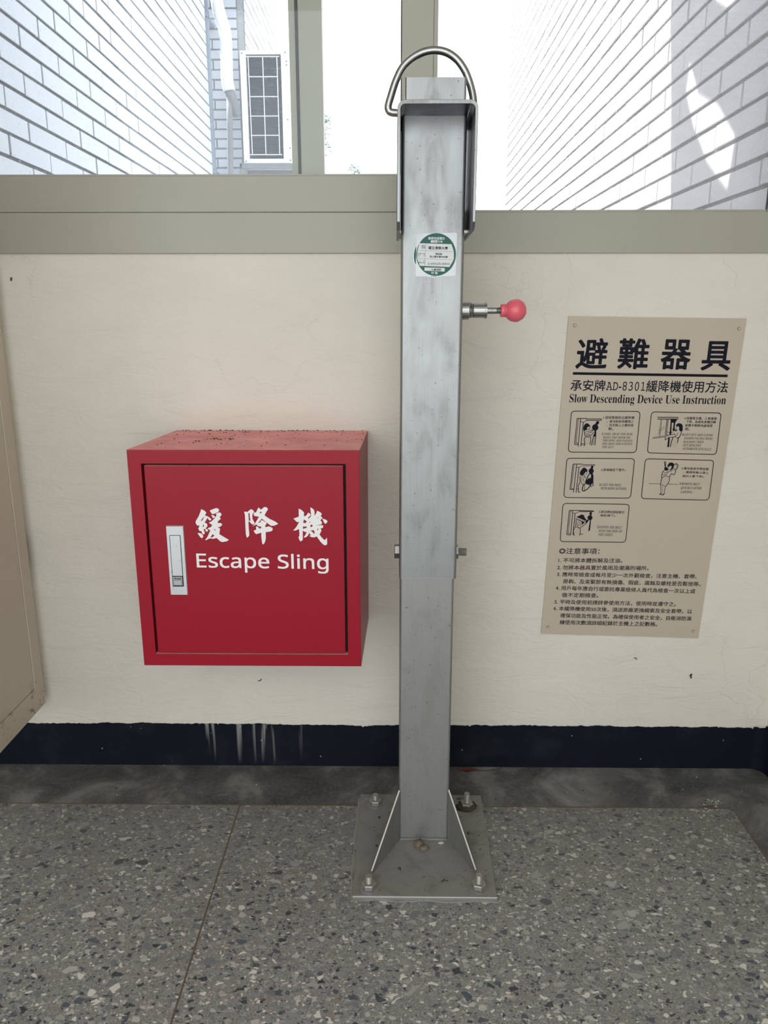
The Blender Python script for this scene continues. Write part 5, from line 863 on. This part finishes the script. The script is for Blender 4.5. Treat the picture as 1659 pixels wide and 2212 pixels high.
# unseen canopy added to shade the right wall; holes shaped for its sun patches
ZE = 2.62
def back(Y, z):
    t = (ZE-z)/-SUN_DIR.z; return (.784-SUN_DIR.x*t, Y-SUN_DIR.y*t)
hole = [back(*p) for p in ((.645, 1.705), (.560, 1.605), (.420, 1.545), (.300, 1.452), (.318, 1.345), (.455, 1.428), (.575, 1.535), (.658, 1.640))]
hole2 = [back(*p) for p in ((.52, 1.93), (.50, 1.80), (.40, 1.745), (.33, 1.77), (.30, 1.95))]
eY = .745+.2632*(ZE-1.53)
P = [[Vector((x, y, 0)) for x, y in q] for q in ([(-1.09, .101), (.78, .101), (.78, eY), (-1.09, eY)], hole, hole2)]
tri = tessellate_polygon(P); vs = [(p.x, p.y, ZE) for q in P for p in q]; nv = len(vs)
vs += [(x, y, z+.004) for x, y, z in vs]; fs = [tuple(t) for t in tri]+[tuple(nv+i for i in t[::-1]) for t in tri]
base = 0
for q in P:
    m_ = len(q)
    for i in range(m_): fs.append((base+i, base+(i+1) % m_, nv+base+(i+1) % m_, nv+base+i))
    base += m_
can = from_py('added_canopy', vs, fs, M['concrete']); tag(can, 'unseen canopy sheet added to shade the right tiled wall and shape its sun patches', 'canopy')
# ground of the light well
B('ground', -6, 6, .101, 14, -3.2, -3, M['concrete'], kind='structure')
# downspout at the end of the left wall
ds = empty('downspout', (-1.108, 3.42, 1.2), label='grey blue downspout at the far corner of the left tiled wall', cat='pipe')
bm = bmesh.new(); lathe(bm, [(0, .030), (4.6, .030)], (-1.118, 3.43, -1.4), 'Z', 20); from_bm('pipe', bm, M['downspout'], ds, True)
for z in (1.9, 2.75):
    bm = bmesh.new(); lathe(bm, [(0, .034), (.03, .034)], (-1.118, 3.43, z), 'Z', 20); box(bm, -1.14, -1.096, 3.43, 3.62, z+.005, z+.025); from_bm('clamp', bm, M['downspout'], ds)
# refrigerant hose
hs = empty('hose_bundle', (-1.0, 3.45, 2.4), label='white wrapped hose bundle running down beside the air conditioner', cat='hose')
bm = bmesh.new(); tube(bm, smooth_path([(-1.075, 3.50, 3.05), (-1.045, 3.47, 2.85), (-1.0235, 3.45, 2.763), (-1.000, 3.45, 2.675), (-.9985, 3.45, 2.542), (-1.0005, 3.45, 2.43), (-.990, 3.45, 2.365)], 6), .036, 18); from_bm('wrapped_hose', bm, M['hose'], hs, True)
bm = bmesh.new(); tube(bm, smooth_path([(-.992, 3.45, 2.372), (-.975, 3.47, 2.32), (-.967, 3.49, 2.28), (-.962, 3.51, 2.24)], 5), [.030]*14+[.024]*2, 14); from_bm('foam_end', bm, M['hose_old'], hs, True)
bm = bmesh.new(); tube(bm, [(-.9928, 3.46, 2.36), (-.9992, 3.46, 2.177), (-1.0073, 3.46, 1.94), (-1.012, 3.46, 1.2)], .018, 12); from_bm('drain_line', bm, M['hose_old'], hs, True)
# air conditioner
ac = empty('air_conditioner', (-.78, 3.65, 1.97), label='white outdoor air conditioner with a wire guard beyond the left window', cat='air conditioner')
bm = bmesh.new()
X0, X1, Z0, Z1 = -.929, -.634, 1.974, 2.600
box(bm, X0, X1, 3.53, 3.80, Z0, Z1)
for a in ((X0, -.893, Z0, Z1), (-.682, X1, Z0, Z1), (-.893, -.682, Z0, 2.000), (-.893, -.682, 2.580, Z1)): box(bm, a[0], a[1], 3.50, 3.531, a[2], a[3], .003)
from_bm('casing', bm, M['ac_white'], ac)
bm = bmesh.new()
n = 60
for i in range(n):
    z = 2.001+i*(.578/n); box(bm, -.892, -.683, 3.520, 3.529, z, z+.006)
from_bm('coil_fins', bm, M['ac_dark'], ac, kind='stuff')
B('coil_panel', -.893, -.682, 3.5285, 3.5295, 2.0, 2.58, M['ac_dark'], ac)
for x0, x1 in ((-.8785, -.8740), (-.7904, -.7904), (-.7050, -.7050)):
    bm = bmesh.new(); tube(bm, [(x0, 3.497, 2.565), (x1, 3.497, 2.020)], .0028, 8); from_bm('guard_wire', bm, M['ac_white'], ac)
for z in (2.5646, 2.456, 2.347, 2.2392, 2.1313, 2.0220):
    bm = bmesh.new(); e = .012 if z > 2.5 or z < 2.1 else 0; tube(bm, [(-.880-e, 3.495, z), (-.702+e, 3.495, z)], .0028, 8); from_bm('guard_wire', bm, M['ac_white'], ac)
for x, z in ((-.915, 2.585), (-.655, 2.588), (-.915, 1.985), (-.648, 2.54), (-.648, 2.52), (-.65, 2.22), (-.64, 2.06), (-.64, 1.99)):
    bm = bmesh.new(); lathe(bm, [(-.003, .005), (0, .005)], (x, 3.50, z), 'Y', 10); from_bm('screw', bm, M['hose_old'], ac)
bm = bmesh.new(); box(bm, -.953, -.62, 3.50, 3.54, 1.945, 1.973); box(bm, -.953, -.62, 3.74, 3.78, 1.945, 1.973); box(bm, -.958, -.945, 3.5, 3.78, 1.80, 1.973); from_bm('bracket', bm, M['hose_old'], ac)
# a tree far down the gap
tr = empty('tree', (-1.0, 8.3, -3), label='pale green tree seen through the gap between the buildings', cat='tree')
bm = bmesh.new(); tube(bm, smooth_path([(-1.15, 8.3, -3), (-1.1, 8.3, 0), (-.98, 8.2, 1.6), (-.88, 8.1, 2.5), (-.80, 8.0, 3.1)], 5), [.11-.0048*i for i in range(21)], 10); from_bm('trunk', bm, M['bark'], tr, True)
bm = bmesh.new(); r = random.Random(8)
for cx, cz, n, sp in ((-.80, 3.2, 30, .05), (-.83, 3.05, 40, .06), (-.84, 2.92, 30, .05), (-.47, 2.71, 16, .04), (-.42, 2.685, 10, .025), (-.95, 2.6, 60, .10), (-.62, 2.45, 80, .12), (-.40, 2.40, 60, .12), (-.74, 3.21, 5, .02), (-.745, 2.93, 4, .02)):
    for k in range(n): leaf_bm(bm, (cx+r.gauss(0, sp*.5), 8+r.uniform(-.2, .2), cz+r.gauss(0, sp*.6)), .05, .022, r.uniform(0, 6), .01, 3)
for a, b in (((-.98, 8.2, 1.6), (-.45, 8.0, 2.7)), ((-.88, 8.1, 2.5), (-.84, 8.0, 2.95))): tube(bm, [a, b], .008, 6)
from_bm('foliage', bm, M['leaf'], tr, kind='stuff')
